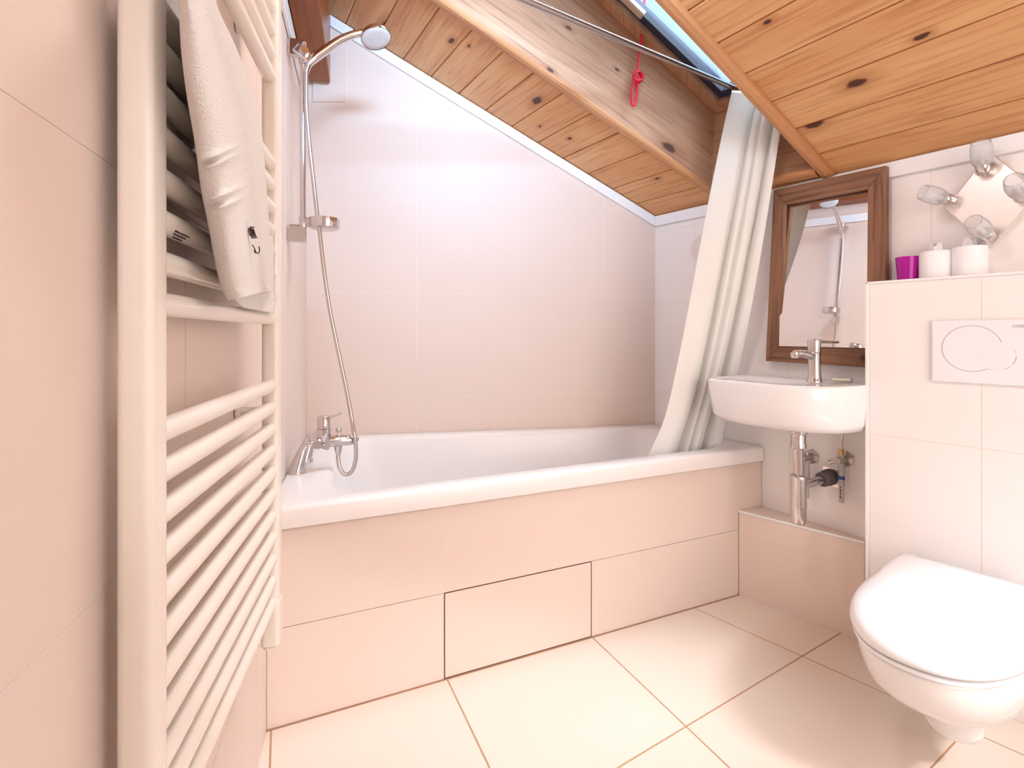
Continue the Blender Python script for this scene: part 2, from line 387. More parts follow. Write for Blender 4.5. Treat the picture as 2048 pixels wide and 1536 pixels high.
reg = [(0, 0.0), (LEN_L, 0.0), (LEN_L, zl2), (0, zl)]
def lw_u(x, y): return (on(x, y, LW) - L) @ LLU
tiles(mb, L, LLU, [0, 0.21, 0.69, 1.18, lw_u(370, 760), lw_u(370, 760) + 0.5, lw_u(370, 760) + 1.0, 3.6], [0.0, 0.33, 0.824, 1.256, 1.74, 2.22, 2.7, 3.2], NL, reg)
mb.prism([L - NL * 0.001, LF - NL * 0.001, LF - NL * 0.001 + UP * zl2, L - NL * 0.001 + UP * zl], -NL * 0.08, mi=1)
mb.build('wall_left', [TILE, GROUT], label='beige tiled wall behind the towel radiator', kind='structure')
RF = V3(x_right(REAR), REAR, 0); RU = unit(RF - R); LEN_R = np.linalg.norm(RF - R)
mb = MB(); zr2 = ceil_z(RF[0], RF[1])
def rw_u(x, y): return (on(x, y, RW) - R) @ RU
reg = [(0, 0.0), (LEN_R, 0.0), (LEN_R, zr2), (0, zr)]
tiles(mb, R, RU, [0, rw_u(1389, 560), rw_u(1389, 560) + 0.48, rw_u(1389, 560) + 0.96, 3.2], [0.0, 0.30, 0.777, 1.24, 1.62, 2.2], NR, reg, gap=0.0022, mi=0, mg=1)
mb.prism([R - NR * 0.001, RF - NR * 0.001, RF - NR * 0.001 + UP * zr2, R - NR * 0.001 + UP * zr], -NR * 0.08, mi=1)
mb.build('wall_right', [PTILE, GROUT], label='pale tiled low wall under the eave', kind='structure')
mb = MB()
mb.prism([V3(LF[0], REAR, 0), V3(RF[0], REAR, 0), V3(RF[0], REAR, zr2), V3(LF[0], REAR, zl2)], V3(0, -0.08, 0))
mb.build('wall_rear', WALLW, label='plain white wall behind the viewer', kind='structure')

# partition with the cistern
q0 = at_z(2048, 1448, 0); _p = math.radians(103); PF = vplane(q0, q0 + V3(math.cos(_p), math.sin(_p), 0))
PU = V3(-math.cos(_p), -math.sin(_p), 0)                            # runs towards the viewer
NP = PF[1] if (CAM - q0) @ PF[1] > 0 else -PF[1]
pl = on(1731, 800, PF); pl[2] = 0
ZP = 1.257
def pf_u(x, y): return (on(x, y, PF) - pl) @ PU
mb = MB(); LP = 1.7
reg = [(0, 0), (LP, 0), (LP, ZP), (0, ZP)]
tiles(mb, pl, PU, [0.012, pf_u(1963, 950), pf_u(1963, 950) + 0.5, pf_u(1963, 950) + 1.0, 2.0], [0.0, 0.27, on(1850, 882, PF)[2], ZP - 0.008], NP, reg, gap=0.0022)
back = [V3(x_right(p[1]) - 0.002, p[1], 0) for p in (pl + PU * 0.0, pl + PU * LP)]
back[0] = V3(x_right(pl[1] + 0.03) - 0.002, pl[1] + 0.03, 0); back[1][0] = max(back[1][0], (pl + PU * LP)[0] + 0.01)
mb.prism([pl - NP * 0.0005, pl + PU * LP - NP * 0.0005, back[1], back[0]], UP * ZP, mi=1)
mb.box(pl + PU * 0.005 + NP * 0.0015 + UP * ZP / 2, (PU, NP, UP), (0.005, 0.003, ZP / 2), 0.0015, mi=2)
mb.box(pl + PU * LP / 2 + NP * 0.0015 + UP * (ZP - 0.003), (PU, NP, UP), (LP / 2, 0.003, 0.004), 0.0015, mi=2)
mb.build('wall_partition', [PTILE, GROUT, PAINT], label='half height tiled boxing behind the toilet', kind='structure')

# tiled ledge below the basin
b0 = at_z(1478, 1190, 0); c0 = at_z(1680, 1265, 0)
dl = unit(c0 - b0); e0 = b0 + dl * 0.62; ZL = on(1482, 1022, vplane(b0, c0))[2]
nl = np.cross(UP, dl); nl = nl if (CAM - b0) @ nl > 0 else -nl
mb = MB()
jl = np.linalg.norm(c0 - b0)
reg = [(0, 0), (0.44, 0), (0.44, ZL), (0, ZL)]
tiles(mb, b0, dl, [0.0, jl, 0.9], [0.0, on(1600, 1095, vplane(b0, c0))[2], ZL - 0.006], nl, reg, gap=0.0025)
mb.prism([b0 - nl * 0.0005, b0 + dl * 0.44 - nl * 0.0005, V3(x_right((b0 + dl * 0.44)[1]), (b0 + dl * 0.44)[1], 0) + V3(0.0, 0, 0), V3(x_right(0.0), 0.0, 0)], UP * ZL, mi=0)
mb.tube([b0 + nl * 0.001 + UP * (ZL - 0.003), b0 + dl * 0.44 + nl * 0.001 + UP * (ZL - 0.003)], 0.0045, 8, mi=2)
mb.build('wall_ledge', [TILE, GROUT, PAINT], label='low tiled ledge under the washbasin', kind='structure')

# ------------------------------------------------------------------ boarded ceiling with the roof window opening
OPN = [toes(on(1645, 338, CP)), toes(on(1330, 0, CP)), toes(on(880, 0, CP)), toes(on(1422, 380, CP))]   # near-low, near-high, far-high, far-low
near_l, far_l = (OPN[0], unit(np.append(OPN[1] - OPN[0], 0))[:2]), (OPN[3], unit(np.append(OPN[2] - OPN[3], 0))[:2])
S_TOP = 1.62
def pt_on(l, s): return l[0] + l[1] * ((s - l[0][1]) / l[1][1])
O_NL, O_FL = OPN[0], OPN[3]; O_NH, O_FH = pt_on(near_l, S_TOP), pt_on(far_l, S_TOP)
def half(a, b, keep):
    n = np.array([b[1] - a[1], a[0] - b[0]]); d = a @ n
    return (n, d) if keep @ n <= d else (-n, -d)
inside = np.array([0.6, 0.8])
H_near = half(O_NL, O_NH, np.array([1.5, 0.8])); H_far = half(O_FL, O_FH, np.array([-0.3, 0.8]))
H_nearin = half(O_NL, O_NH, inside); H_farin = half(O_FL, O_FH, inside)
H_low = half(O_NL, O_FL, np.array([0.6, 0.0])); H_top = half(O_NH, O_FH, np.array([0.6, 2.2]))
def vert_half(plane, keep):
    p, n = plane; n2 = np.array([CE @ n, CS @ n]); d = (p - C0) @ n
    return (n2, d) if keep @ n2 <= d else (-n2, -d)
H_bw = vert_half(BW, inside); H_rw = vert_half(RW, inside); H_lw = vert_half(LW, inside); H_rear = vert_half((V3(0, REAR, 0), V3(0, 1, 0)), inside)
pitch = 0.1445; s0 = 0.123 - pitch
mb = MB()
k = 0
while s0 + k * pitch < 2.9:
    sa, sb = s0 + k * pitch, s0 + (k + 1) * pitch; k += 1
    for ri, halves in enumerate(([H_far], [H_near], [H_nearin, H_farin, H_low], [H_nearin, H_farin, H_top])):
        q = [np.array(p) for p in ((-1.2, sa + 0.0008), (2.4, sa + 0.0008), (2.4, sb - 0.0008), (-1.2, sb - 0.0008))]
        for h in halves + [H_bw, H_rw, H_lw, H_rear]:
            q = clip(q, *h)
            if len(q) < 3: break
        if len(q) < 3: continue
        m = len(q); off = (random.uniform(0, 40), random.uniform(0, 40))
        random.seed(k * 17 + ri)
        uv = [(p[0] + off[0], p[1] - sa + off[1]) for p in q]
        # each board: flat face with a bevelled tongue-and-groove edge at both sides
        q2 = [np.array(p) for p in q]
        for p in q2:
            if abs(p[1] - sa) < 0.002: p[1] = sa + 0.006
            if abs(p[1] - sb) < 0.002: p[1] = sb - 0.0035
        face = [ces(p[0], p[1], 0.0) for p in q2]; edge = [ces(p[0], p[1], 0.0045) for p in q]
        mb.add(face, [list(range(m))], 0, uvs=[(p[0] + off[0], p[1] - sa + off[1]) for p in q2])
        mb.add(face + edge, [[i, (i + 1) % m, m + (i + 1) % m, m + i] for i in range(m)], 0, uvs=[(p[0] + off[0], p[1] - sa + off[1]) for p in q2] + uv)
        mb.add([ces(p[0], p[1], 0.03) for p in q], [list(range(m))], 0, uvs=uv)
        mb.add(edge + [ces(p[0], p[1], 0.03) for p in q], [[i, (i + 1) % m, m + (i + 1) % m, m + i] for i in range(m)], 1)
# roof deck above the boards (keeps daylight to the opening)
for halves in ([H_far], [H_near], [H_nearin, H_farin, H_low], [H_nearin, H_farin, H_top]):
    q = [np.array(p) for p in ((-1.4, -0.25), (2.6, -0.25), (2.6, 2.95), (-1.4, 2.95))]
    for h in halves: q = clip(q, *h)
    mb.prism([ces(p[0], p[1], 0.031) for p in q], CN * 0.06, mi=1)
mb.build('ceiling', [PINE, MOULD], label='sloping honey pine boarded ceiling', kind='structure', weld=False)

def strip(mb, a, b, w_dir, w, n_dir, t, bevel=0.002, uvs=True, mi=0):
    """board from a to b, width w along w_dir, thickness t along n_dir, with grain along its length"""
    d = unit(b - a); ln = np.linalg.norm(b - a); c = (a + b) / 2 + w_dir * w / 2 + n_dir * t / 2
    k = MB(); wd = unit(w_dir - d * (w_dir @ d)); nd = np.cross(d, wd); nd = nd if nd @ n_dir > 0 else -nd
    k.box(c, (d, wd, nd), (ln / 2, w / 2, t / 2), bevel)
    off = random.uniform(0, 50); uv = [((V3(*p) - a) @ d + off, (V3(*p) - a) @ wd + (V3(*p) - a) @ nd * 0.7 + off * 0.7) for p in k.v]
    mb.add(k.v, k.f, mi, uvs=uv)
def profile_run(mb, a, b, w_dir, n_dir, prof, mi=0):
    """moulding: profile points (w,n) swept from a to b"""
    d = unit(b - a); off = random.uniform(0, 40); m = len(prof); ln = np.linalg.norm(b - a)
    acc = [0]
    for i in range(1, m): acc.append(acc[-1] + math.hypot(prof[i][0] - prof[i - 1][0], prof[i][1] - prof[i - 1][1]))
    A = [a + w_dir * p[0] + n_dir * p[1] for p in prof]; B = [b + w_dir * p[0] + n_dir * p[1] for p in prof]
    uv = [(off, off + c) for c in acc] + [(off + ln, off + c) for c in acc]
    mb.add(A + B, [[i, (i + 1) % m, m + (i + 1) % m, m + i] for i in range(m)], mi, uvs=uv)
    mb.add(A, [list(range(m))], mi, uvs=uv[:m]); mb.add(B, [list(range(m))], mi, uvs=uv[m:])
C3 = lambda q, h=0: ces(q[0], q[1], h)
Nn = -CN
arch = [(-0.032, 0), (-0.032, 0.010), (-0.024, 0.017), (-0.006, 0.021), (0.010, 0.019), (0.016, 0.012), (0.017, 0)]
wd = unit(C3(O_NL) - C3(O_NL)) if False else None
dn = unit(C3(O_NH) - C3(O_NL)); wn = np.cross(dn, CN); wn = wn if wn @ CE > 0 else -wn
mb = MB(); profile_run(mb, C3(O_NL) - dn * 0.03, C3(O_NH) + dn * 0.02, wn, Nn, [(-p, q) for p, q in arch]); mb.build('trim_1', MOULD, label='pine moulding along the near edge of the roof opening', kind='structure')
df = unit(C3(O_FH) - C3(O_FL)); wf = np.cross(df, CN); wf = wf if wf @ CE > 0 else -wf
mb = MB(); profile_run(mb, C3(O_FL) - df * 0.02, C3(O_FH) + df * 0.02, wf, Nn, [(p + 0.008, q) for p, q in arch]); mb.build('trim_2', MOULD, label='pine moulding along the far edge of the roof opening', kind='structure')
do = unit(C3(O_FL) - C3(O_NL)); wo = np.cross(do, CN); wo = wo if wo @ CS > 0 else -wo
mb = MB(); profile_run(mb, C3(O_NL) + do * 0.02, C3(O_FL) - do * 0.01, wo, Nn, [(p, q * 0.8) for p, q in arch]); mb.build('trim_3', MOULD, label='pine moulding along the low edge of the roof opening', kind='structure')

# white strips under the boards
def eave_strip(name, a, b, nrm, h, lab, t=0.014):
    mb = MB(); d = unit(b - a)
    poly = [a, b, b - UP * h, a - UP * h]; mb.prism([p + nrm * 0.002 for p in poly], nrm * t, 0.002); mb.build(name, PAINT, label=lab, kind='structure')
a = V3(L[0], L[1], ceil_z(L[0], L[1]) - 0.002); b = V3(R[0], R[1], ceil_z(R[0], R[1]) - 0.002)
a4 = L + LBU * 0.11; a4 = V3(a4[0], a4[1], ceil_z(a4[0], a4[1]) - 0.002)
eave_strip('trim_4', a4, b - LBU * 0.003, NB, 0.052, 'white strip along the slope of the back wall')
b2 = V3(*RF); b2[2] = ceil_z(RF[0], RF[1]) - 0.002
eave_strip('trim_5', b + RU * 0.018, b2, NR, 0.052, 'white strip along the eave of the right wall')
a = on(690, 205, BW); mb = MB()
pp = [on(626, 205, BW), a, V3(a[0], a[1], ceil_z(a[0], a[1]) - 0.06), V3(on(626, 205, BW)[0], on(626, 205, BW)[1], 2.5)]
mb.prism([p + NB * 0.002 for p in pp], NB * 0.008, 0.0015); mb.build('trim_6', TILE, label='pale patch of wall round the beam end', kind='structure')
p0 = V3(x_left(0.99), 0.99, 2.125) ; p1 = V3(x_left(REAR + 0.01), REAR + 0.01, 2.125)
mb = MB(); mb.prism([p + NL * 0.002 for p in (p0, p1, p1 + UP * 0.055, p0 + UP * 0.055)], NL * 0.014, 0.003); mb.build('trim_7', PAINT, label='white strip along the top of the left wall', kind='structure')
# purlin along the head of the left wall
mb = MB()
pa = V3(x_left(0.995), 0.995, 2.255) + NL * 0.004; pb = V3(x_left(REAR + 0.01), REAR + 0.01, 2.255) + NL * 0.004
strip(mb, pa, pb, UP, 0.27, NL, 0.105, 0.004); mb.build('trim_8', DARKW, label='varnished timber beam at the head of the left wall', kind='structure')

# ------------------------------------------------------------------ roof window in its boarded shaft
DV = V3(0.05, 0, 0.35)                                             # low corner of the lining
fa, fb = C3(O_FL, 0.0), C3(O_FH, 0.0)
NFAR = unit(np.cross(df, DV)); NFAR = NFAR if (CAM - fa) @ NFAR > 0 else -NFAR
FARP = (fa, NFAR)
t0, t1 = on(1431, 226, FARP), on(1232, 37, FARP)
WD = unit(t1 - t0)                                                  # window plane direction, up the far side
WN = unit(np.cross(CE, WD)); WN = WN if WN[2] > 0 else -WN
fh = t0 + WD * (np.linalg.norm(C3(O_FH) - fa) * 0.98)
ENEAR = C3(O_NL) - fa                                               # across the low side
tn0 = t0 + ENEAR * 0.98; tn1 = fh + (C3(O_NH) - fb)
win = empty('window_1', (t0 + tn1) / 2, 'roof window open to pale sky in a boarded shaft', kind='structure')
def quadboard(name, quad, thick, mat, parent, lab=None):
    """four-cornered lining board with grain along its first side"""
    q = [np.array(p) for p in quad]; d = unit(q[1] - q[0]); n = unit(np.cross(q[1] - q[0], q[3] - q[0])); n = n if n @ thick > 0 else -n
    w = np.cross(n, d); off = random.uniform(0, 40)
    V = q + [p + n * np.linalg.norm(thick) for p in q]; uv = [((p - q[0]) @ d + off, (p - q[0]) @ w + (p - q[0]) @ n + off) for p in V]
    mb = MB(); mb.add(V, [[0, 1, 2, 3], [7, 6, 5, 4]] + [[i, (i + 1) % 4, 4 + (i + 1) % 4, 4 + i] for i in range(4)], 0, uvs=uv)
    return mb.build(name, mat, parent, lab)
quadboard('lining_board', [fa, fb, fh, t0], -NFAR * 0.02, LINING, win)
nn_ = np.cross(dn, DV); nn_ = unit(nn_ if nn_ @ CE > 0 else -nn_)
quadboard('lining_board', [C3(O_NL), C3(O_NH), tn1, tn0], nn_ * 0.02, LINING, win)
quadboard('lining_board', [fa, C3(O_NL), tn0, t0], V3(0.02, 0, 0), LINING, win)
quadboard('lining_board', [fb, C3(O_NH), tn1, fh], V3(-0.02, 0, 0.0), LINING, win)
# wooden frame: inner edge stands in from the lining
def inset_quad(q, d):
    out = []
    for k in range(4):
        p, a, b = q[k], unit(q[k - 1] - q[k]), unit(q[(k + 1) % 4] - q[k]); sn = np.linalg.norm(np.cross(a, b)); out.append(p + (a + b) * d / sn)
    return out
def ring_frame(name, outer, w, t, mat, parent, lift=0.0, lab=None):
    o = [p + WN * lift for p in outer]; i = inset_quad(o, w); mb = MB()
    for k in range(4):
        k2 = (k + 1) % 4; q = [o[k], o[k2], i[k2], i[k]]; V = q + [p + WN * t for p in q]; d = unit(o[k2] - o[k]); off = random.uniform(0, 40)
        uv = [((p - o[k]) @ d + off, (p - o[k]) @ unit(i[k] - o[k]) + (p - o[k]) @ WN + off) for p in V]
        mb.add(V, [[0, 1, 2, 3], [7, 6, 5, 4]] + [[j, (j + 1) % 4, 4 + (j + 1) % 4, 4 + j] for j in range(4)], 0, uvs=uv)
    mb.build(name, mat, parent, lab); return i
WQ = [t0, tn0, tn1, fh]
i1 = ring_frame('window_frame', [p for p in WQ], 0.045, 0.05, LINING, win)
i1b = ring_frame('sash', [p for p in i1], 0.03, 0.05, ALU, win, 0.03, 'dark grey metal sash')
pane = MB(); pane.prism([p + WN * 0.055 for p in inset_quad(i1, 0.026)], WN * 0.006); pane.build('glass_pane', GLASSW, win)
# vent bar on the sash and one lining screw
mb = MB(); hb = on(1262, 8, (t0 - WN * 0.012, WN)); mb.box(hb, (WD, np.cross(WN, WD), WN), (0.07, 0.016, 0.011), 0.003); mb.build('vent_handle', CHROME, win, 'grey metal handle bar')
mb = MB(); sp = on(1413, 190, (t0, WN)); mb.lathe([(0.0, -0.0015), (0.004, -0.0015), (0.0045, 0.002)], sp, WN, 12); mb.build('screw', CHROME, win)

# ------------------------------------------------------------------ bath
FR = V3(W1[0] - 0.003, -0.012, 0); FLc = V3(x_left(-0.012) + 0.003, -0.012, 0)
Li, Ri = L + NB * 0.003 + NL * 0.003, R + NB * 0.003 + NR * 0.003
bath = empty('bathtub', (0.95, 0.4, 0.0), 'white built-in bath with tiled front below the sloping ceiling', 'bathtub')
def bring(insets, z, rad):
    """ring round the bath, insets = left, front, right, back"""
    q = [FLc, FR, Ri, Li]; sides = [insets[1], insets[2], insets[3], insets[0]]; out = []
    lines = []
    for k in range(4):
        a, b = q[k], q[(k + 1) % 4]; d = unit(b - a); n = np.cross(UP, d); lines.append((a + n * sides[k], d))
    for k in range(4):
        (p, d), (p2, d2) = lines[k - 1], lines[k]; A = np.array([d[:2], -d2[:2]]).T; t = np.linalg.solve(A, (p2 - p)[:2]); out.append(V3(*(p[:2] + d[:2] * t[0]), z))
    return roundpoly(out, rad, 8, 10)
mb = MB()
rings = [bring((0, 0, 0, 0), 0.548, 0.006), bring((0, -0.001, 0, 0), 0.556, 0.006), bring((0, 0, 0, 0), ZT - 0.012, 0.008), bring((0.002, 0.004, 0.002, 0.002), ZT - 0.003, 0.01), bring((0.008, 0.012, 0.008, 0.008), ZT, 0.016),
         bring((0.135, 0.074, 0.085, 0.055), ZT - 0.002, 0.13), bring((0.146, 0.084, 0.096, 0.064), ZT - 0.008, 0.13), bring((0.154, 0.092, 0.106, 0.072), ZT - 0.024, 0.13),
         bring((0.185, 0.104, 0.16, 0.084), ZT - 0.16, 0.135), bring((0.25, 0.12, 0.24, 0.10), ZT - 0.32, 0.14), bring((0.28, 0.145, 0.31, 0.125), ZT - 0.385, 0.13), bring((0.34, 0.20, 0.39, 0.18), ZT - 0.405, 0.10)]
mb.loft(rings, 0, True, True, cap0=False); mb.build('tub_shell', ENAMEL, bath, sharp=60)
ax0 = x_left(0) + 0.002; AW = W1[0] - ax0 - 0.004; Of = V3(ax0, 0.004, 0)
def tf_u(x, y): return on(x, y, TF)[0] - ax0
zrow = [on(720, 1218, TF)[2], on(1183, 1128, TF)[2]]; zrow = sum(zrow) / 2
jx = [tf_u(889, 1190), tf_u(1184, 1128), tf_u(1400, 1150)]
mb = MB(); ZA = 0.547
reg = [(0, 0.001), (AW, 0.001), (AW, ZA), (0, ZA)]
ff = V3(0, -1, 0)
mb.prism([Of + V3(0, 0.001, 0.001), Of + V3(AW, 0.001, 0.001), Of + V3(AW, 0.001, ZA), Of + V3(0, 0.001, ZA)], V3(0, 0.035, 0), mi=1)
X = V3(1, 0, 0)
tiles(mb, Of, X, [0, jx[0], jx[1], jx[2], AW + 0.01], [zrow, ZA + 0.001], ff, [(0, zrow - 0.001), (AW, zrow - 0.001), (AW, ZA), (0, ZA)], 0.0022, 0.0006)
tiles(mb, Of, X, [0, jx[0]], [0, zrow], ff, [(0, 0.001), (jx[0] - 0.001, 0.001), (jx[0] - 0.001, zrow), (0, zrow)], 0.0022, 0.0006)
tiles(mb, Of, X, [jx[1], jx[2], AW + 0.01], [0, zrow], ff, [(jx[1] + 0.001, 0.001), (AW, 0.001), (AW, zrow), (jx[1] + 0.001, zrow)], 0.0022, 0.0006)
mb.build('apron', [TILE, GROUT], bath, weld=False)
mb = MB(); tiles(mb, Of + V3(0, -0.0002, 0), X, [jx[0] + 0.002, jx[1] - 0.002], [0.003, zrow - 0.002], ff, [(jx[0] - 0.0005, 0.0015), (jx[1] + 0.0005, 0.0015), (jx[1] + 0.0005, zrow + 0.0005), (jx[0] - 0.0005, zrow + 0.0005)], 0.002, 0.0007)
mb.build('access_panel', [TILE, JOINTDARK], bath, 'removable tile panel outlined by a dark gap', weld=False)
mb = MB(); mb.box(V3(ax0 + AW / 2, 0.002, ZA + 0.0006), (X, V3(0, 1, 0), UP), (AW / 2, 0.008, 0.0007)); mb.build('seal_strip', JOINTDARK, bath, 'thin brown seal under the rim')
mb = MB(); mb.lathe([(0.0, 0.0), (0.03, 0.0), (0.032, 0.002), (0.026, 0.004), (0.0, 0.004)], V3(0.52, 0.5, ZT - 0.405)); mb.build('drain', CHROME, bath)

# ------------------------------------------------------------------ bath mixer on the left deck
foot = at_z(593, 946, ZT); foot2 = at_z(615, 916, ZT)
mix = empty('bath_mixer_tap', (foot + foot2) / 2, 'chrome deck mounted mixer tap on the left end of the bath', 'tap')
Ym = foot[1]
def my(x, y, dy=0.0): return at_y(x, y, Ym + dy)
def leg(px, dy):
    P = [at_y(x, y, Ym + dy) for x, y in px]; f = P[0].copy(); f[2] = ZT + 0.001; P[0] = f
    k = MB(); k.tube(P, [0.0265, 0.0245, 0.019, 0.0145, 0.0125, 0.012, 0.012], 20, sub=5); k.lathe([(0.028, 0), (0.028, 0.004), (0.0265, 0.006)], f - UP * 0.0005); return k
p_front = [(593, 946), (594, 938), (601, 915), (606, 900), (612, 891), (619, 887), (630, 887)]
leg(p_front, 0.0).build('pillar_leg', CHROME, mix)
D2 = foot2 - foot; dy2 = 0.11
dvec = unit(V3(D2[0], D2[1], 0)) * min(0.17, np.linalg.norm(D2))
def shift(P): return [p + dvec for p in P]
P = [at_y(x, y, Ym) for x, y in p_front]; f = P[0].copy(); f[2] = ZT + 0.001; P[0] = f; P = shift(P)
k = MB(); k.tube(P, [0.0265, 0.0245, 0.019, 0.0145, 0.0125, 0.012, 0.012], 20, sub=5); k.lathe([(0.028, 0), (0.028, 0.004), (0.0265, 0.006)], P[0] - UP * 0.0005); k.build('pillar_leg', CHROME, mix)
zb = my(640, 884)[2]; xb = my(631, 887)[0]
cy = Ym + dy2 / 2
bar0 = V3(xb + 0.006, Ym - 0.022, zb - 0.004); bar1 = V3(xb + 0.006, Ym + dy2 + 0.022, zb - 0.004)
k = MB(); k.tube([bar0, bar0 + V3(0, 0.004, 0), bar1 - V3(0, 0.004, 0), bar1], [0.014, 0.018, 0.018, 0.014], 20)
ctr = V3(my(648, 870)[0], Ym + 0.01, 0); ctop = my(648, 862)[2]
k.lathe([(0.021, zb - 0.02), (0.0245, zb - 0.012), (0.0245, my(648, 858)[2])], ctr, UP, 28)
sx1 = my(714, 881)[0]; zs = my(700, 881)[2]
k.tube([V3(ctr[0], ctr[1], zs), V3(ctr[0] + 0.03, ctr[1], zs + 0.001), V3(sx1 - 0.03, ctr[1], zs + 0.001), V3(sx1 - 0.006, ctr[1], zs - 0.001), V3(sx1 + 0.003, ctr[1], zs - 0.007)], [0.019, 0.021, 0.0205, 0.017, 0.008], 22, sub=4)
k.build('body', CHROME, mix)
k = MB(); zc0, zc1 = my(648, 857)[2], my(648, 833)[2]
k.lathe([(0.0225, zc0), (0.0228, zc0 + 0.004), (0.0225, zc1 - 0.003), (0.020, zc1), (0.0, zc1 + 0.001)], ctr, UP, 28); k.build('control_cap', CHROME, mix)
k = MB(); k.tube([V3(ctr[0] + 0.015, ctr[1], zc1 - 0.006), my(666, 833, 0.01), my(684, 826, 0.01)], [0.0045, 0.004, 0.0038], 12); k.build('lever', CHROME, mix)
k = MB(); kx = my(678, 870); k.lathe([(0.006, 0.0), (0.005, 0.008), (0.0048, 0.013), (0.0085, 0.016), (0.0115, 0.022), (0.0105, 0.029), (0.006, 0.033), (0.0, 0.034)], V3(kx[0], ctr[1], zs + 0.017), UP, 20); k.build('diverter_knob', CHROME, mix)
k = MB(); k.lathe([(0.013, 0), (0.013, 0.016), (0.010, 0.028), (0.0, 0.028)], V3(bar0[0] + 0.018, Ym - 0.006, zb - 0.012), unit(V3(0.5, -0.85, -0.1)), 6, smooth=False); k.build('union_nut', CHROME, mix)
k = MB(); ox = my(677, 900)[0]; zo = my(677, 896)[2]; k.lathe([(0.0135, 0.0), (0.0135, -0.012), (0.010, -0.026), (0.0085, -0.032), (0.0, -0.032)], V3(ox, ctr[1], zs - 0.016), UP, 18); k.build('hose_outlet', CHROME, mix)
outlet = V3(ox, ctr[1], zs - 0.046)

# ------------------------------------------------------------------ shower rail, hand shower, hose
YR = 0.40; XW = x_left(YR)
rx = at_y(606, 300, YR)[0]
def sy(x, y, dy=0.0): return at_y(x, y, YR + dy)
zlo, zhi = sy(604, 468)[2], sy(604, 100)[2]
rail = empty('shower_rail', V3(XW, YR, zlo - 0.04), 'slim chrome riser rail on the wall left of the bath', 'shower rail')
k = MB(); k.tube([V3(rx, YR, zlo), V3(rx, YR, zhi)], 0.0098, 20); k.build('rail', CHROME, rail)
for zz in (zlo, zhi):
    k = MB(); k.box(V3((XW + rx + 0.012) / 2 + 0.002, YR, zz), (V3(1, 0, 0), V3(0, 1, 0), UP), ((rx + 0.012 - XW) / 2 - 0.003, 0.012, 0.030), 0.004, seg=3); k.build('wall_bracket', CHROME, rail)
k = MB(); zsl = sy(605, 118)[2]
k.box(V3(rx + 0.002, YR - 0.004, zsl + 0.012), axes_from(V3(0.8, 0, -0.55)), (0.034, 0.017, 0.019), 0.006, seg=3)
k.lathe([(0.010, -0.03), (0.0145, -0.028), (0.0145, 0.028), (0.010, 0.03)], V3(rx, YR, zsl + 0.01), UP, 20)
k.lathe([(0.0, -0.03), (0.013, -0.03), (0.014, 0.0), (0.0125, 0.012), (0.0, 0.012)], V3(rx + 0.004, YR - 0.026, zsl + 0.016), V3(0, -1, 0), 20)
k.build('slider', CHROME, rail)
# soap dish clipped to the rail
dc = sy(649, 444); dz0, dz1 = sy(649, 459)[2], sy(649, 438)[2]
rd = abs(sy(680, 444)[0] - sy(617, 444)[0]) / 2
k = MB()
k.lathe([(0.0, dz0), (rd * 0.80, dz0 + 0.0), (rd * 0.97, dz0 + 0.004), (rd, dz0 + 0.010), (rd, dz1), (rd - 0.004, dz1), (rd - 0.004, dz0 + 0.012), (0.0, dz0 + 0.009)], V3(dc[0], YR, 0), UP, 40, caps=False)
k.box(V3((rx + dc[0] - rd) / 2 + 0.006, YR, (dz0 + dz1) / 2 + 0.002), (V3(1, 0, 0), V3(0, 1, 0), UP), ((dc[0] - rd - rx) / 2 + 0.006, 0.012, (dz1 - dz0) / 2 - 0.003), 0.004)
k.lathe([(0.0132, dz0 + 0.001), (0.0135, dz0 + 0.003), (0.0135, dz1 - 0.003), (0.0132, dz1)], V3(rx, YR, 0), UP, 20)
k.build('soap_dish', CHROME, rail)
hp = [(612, 146), (617, 130), (628, 117), (650, 101), (680, 81), (705, 70), (722, 66)]
hs = empty('hand_shower', sy(622, 130), 'chrome hand shower head resting in the rail holder', 'shower head')
H = [sy(x, y, -0.01) for x, y in hp]
k = MB(); k.tube(H, [0.0085, 0.0115, 0.0155, 0.0155, 0.0145, 0.0135, 0.014], 20, sub=5); k.build('handle', CHROME, hs)
hc = sy(753, 78, -0.01); hn = unit(V3(0.22, -0.30, -1.0)); rh = abs(sy(785, 75)[0] - sy(722, 75)[0]) / 2 * 0.98
k = MB(); k.lathe([(0.0, -0.026), (rh * 0.55, -0.026), (rh * 0.86, -0.019), (rh * 0.98, -0.008), (rh, 0.0), (rh * 0.97, 0.004)], hc - hn * 0.004, hn, 40, caps=False)
k.tube([H[-1], H[-1] + (hc - H[-1]) * 0.5 - hn * 0.012], [0.014, 0.016], 18); k.build('spray_head', CHROME, hs)
k = MB(); k.lathe([(0.0, 0.0035), (rh * 0.6, 0.0035), (rh * 0.90, 0.0025), (rh * 0.97, -0.001)], hc - hn * 0.002, hn, 40, caps=False)
for q in range(34):
    a = q * 2.399963; r_ = rh * 0.52 * math.sqrt((q + 0.5) / 34); u = unit(np.cross(hn, V3(0, 1, 0))); w = np.cross(hn, u)
    k.lathe([(0.0016, 0.002), (0.0012, 0.0052), (0.0, 0.0054)], hc - hn * 0.002 + u * r_ * math.cos(a) + w * r_ * math.sin(a), hn, 6)
k.build('spray_face', CAPG, hs, 'pale grey nozzle face')
k = MB(); bt = sy(711, 60, -0.012); k.lathe([(0.008, 0), (0.0085, 0.006), (0.005, 0.010), (0, 0.0105)], bt - UP * 0.007, UP, 16); k.build('selector_button', CHROME, hs)
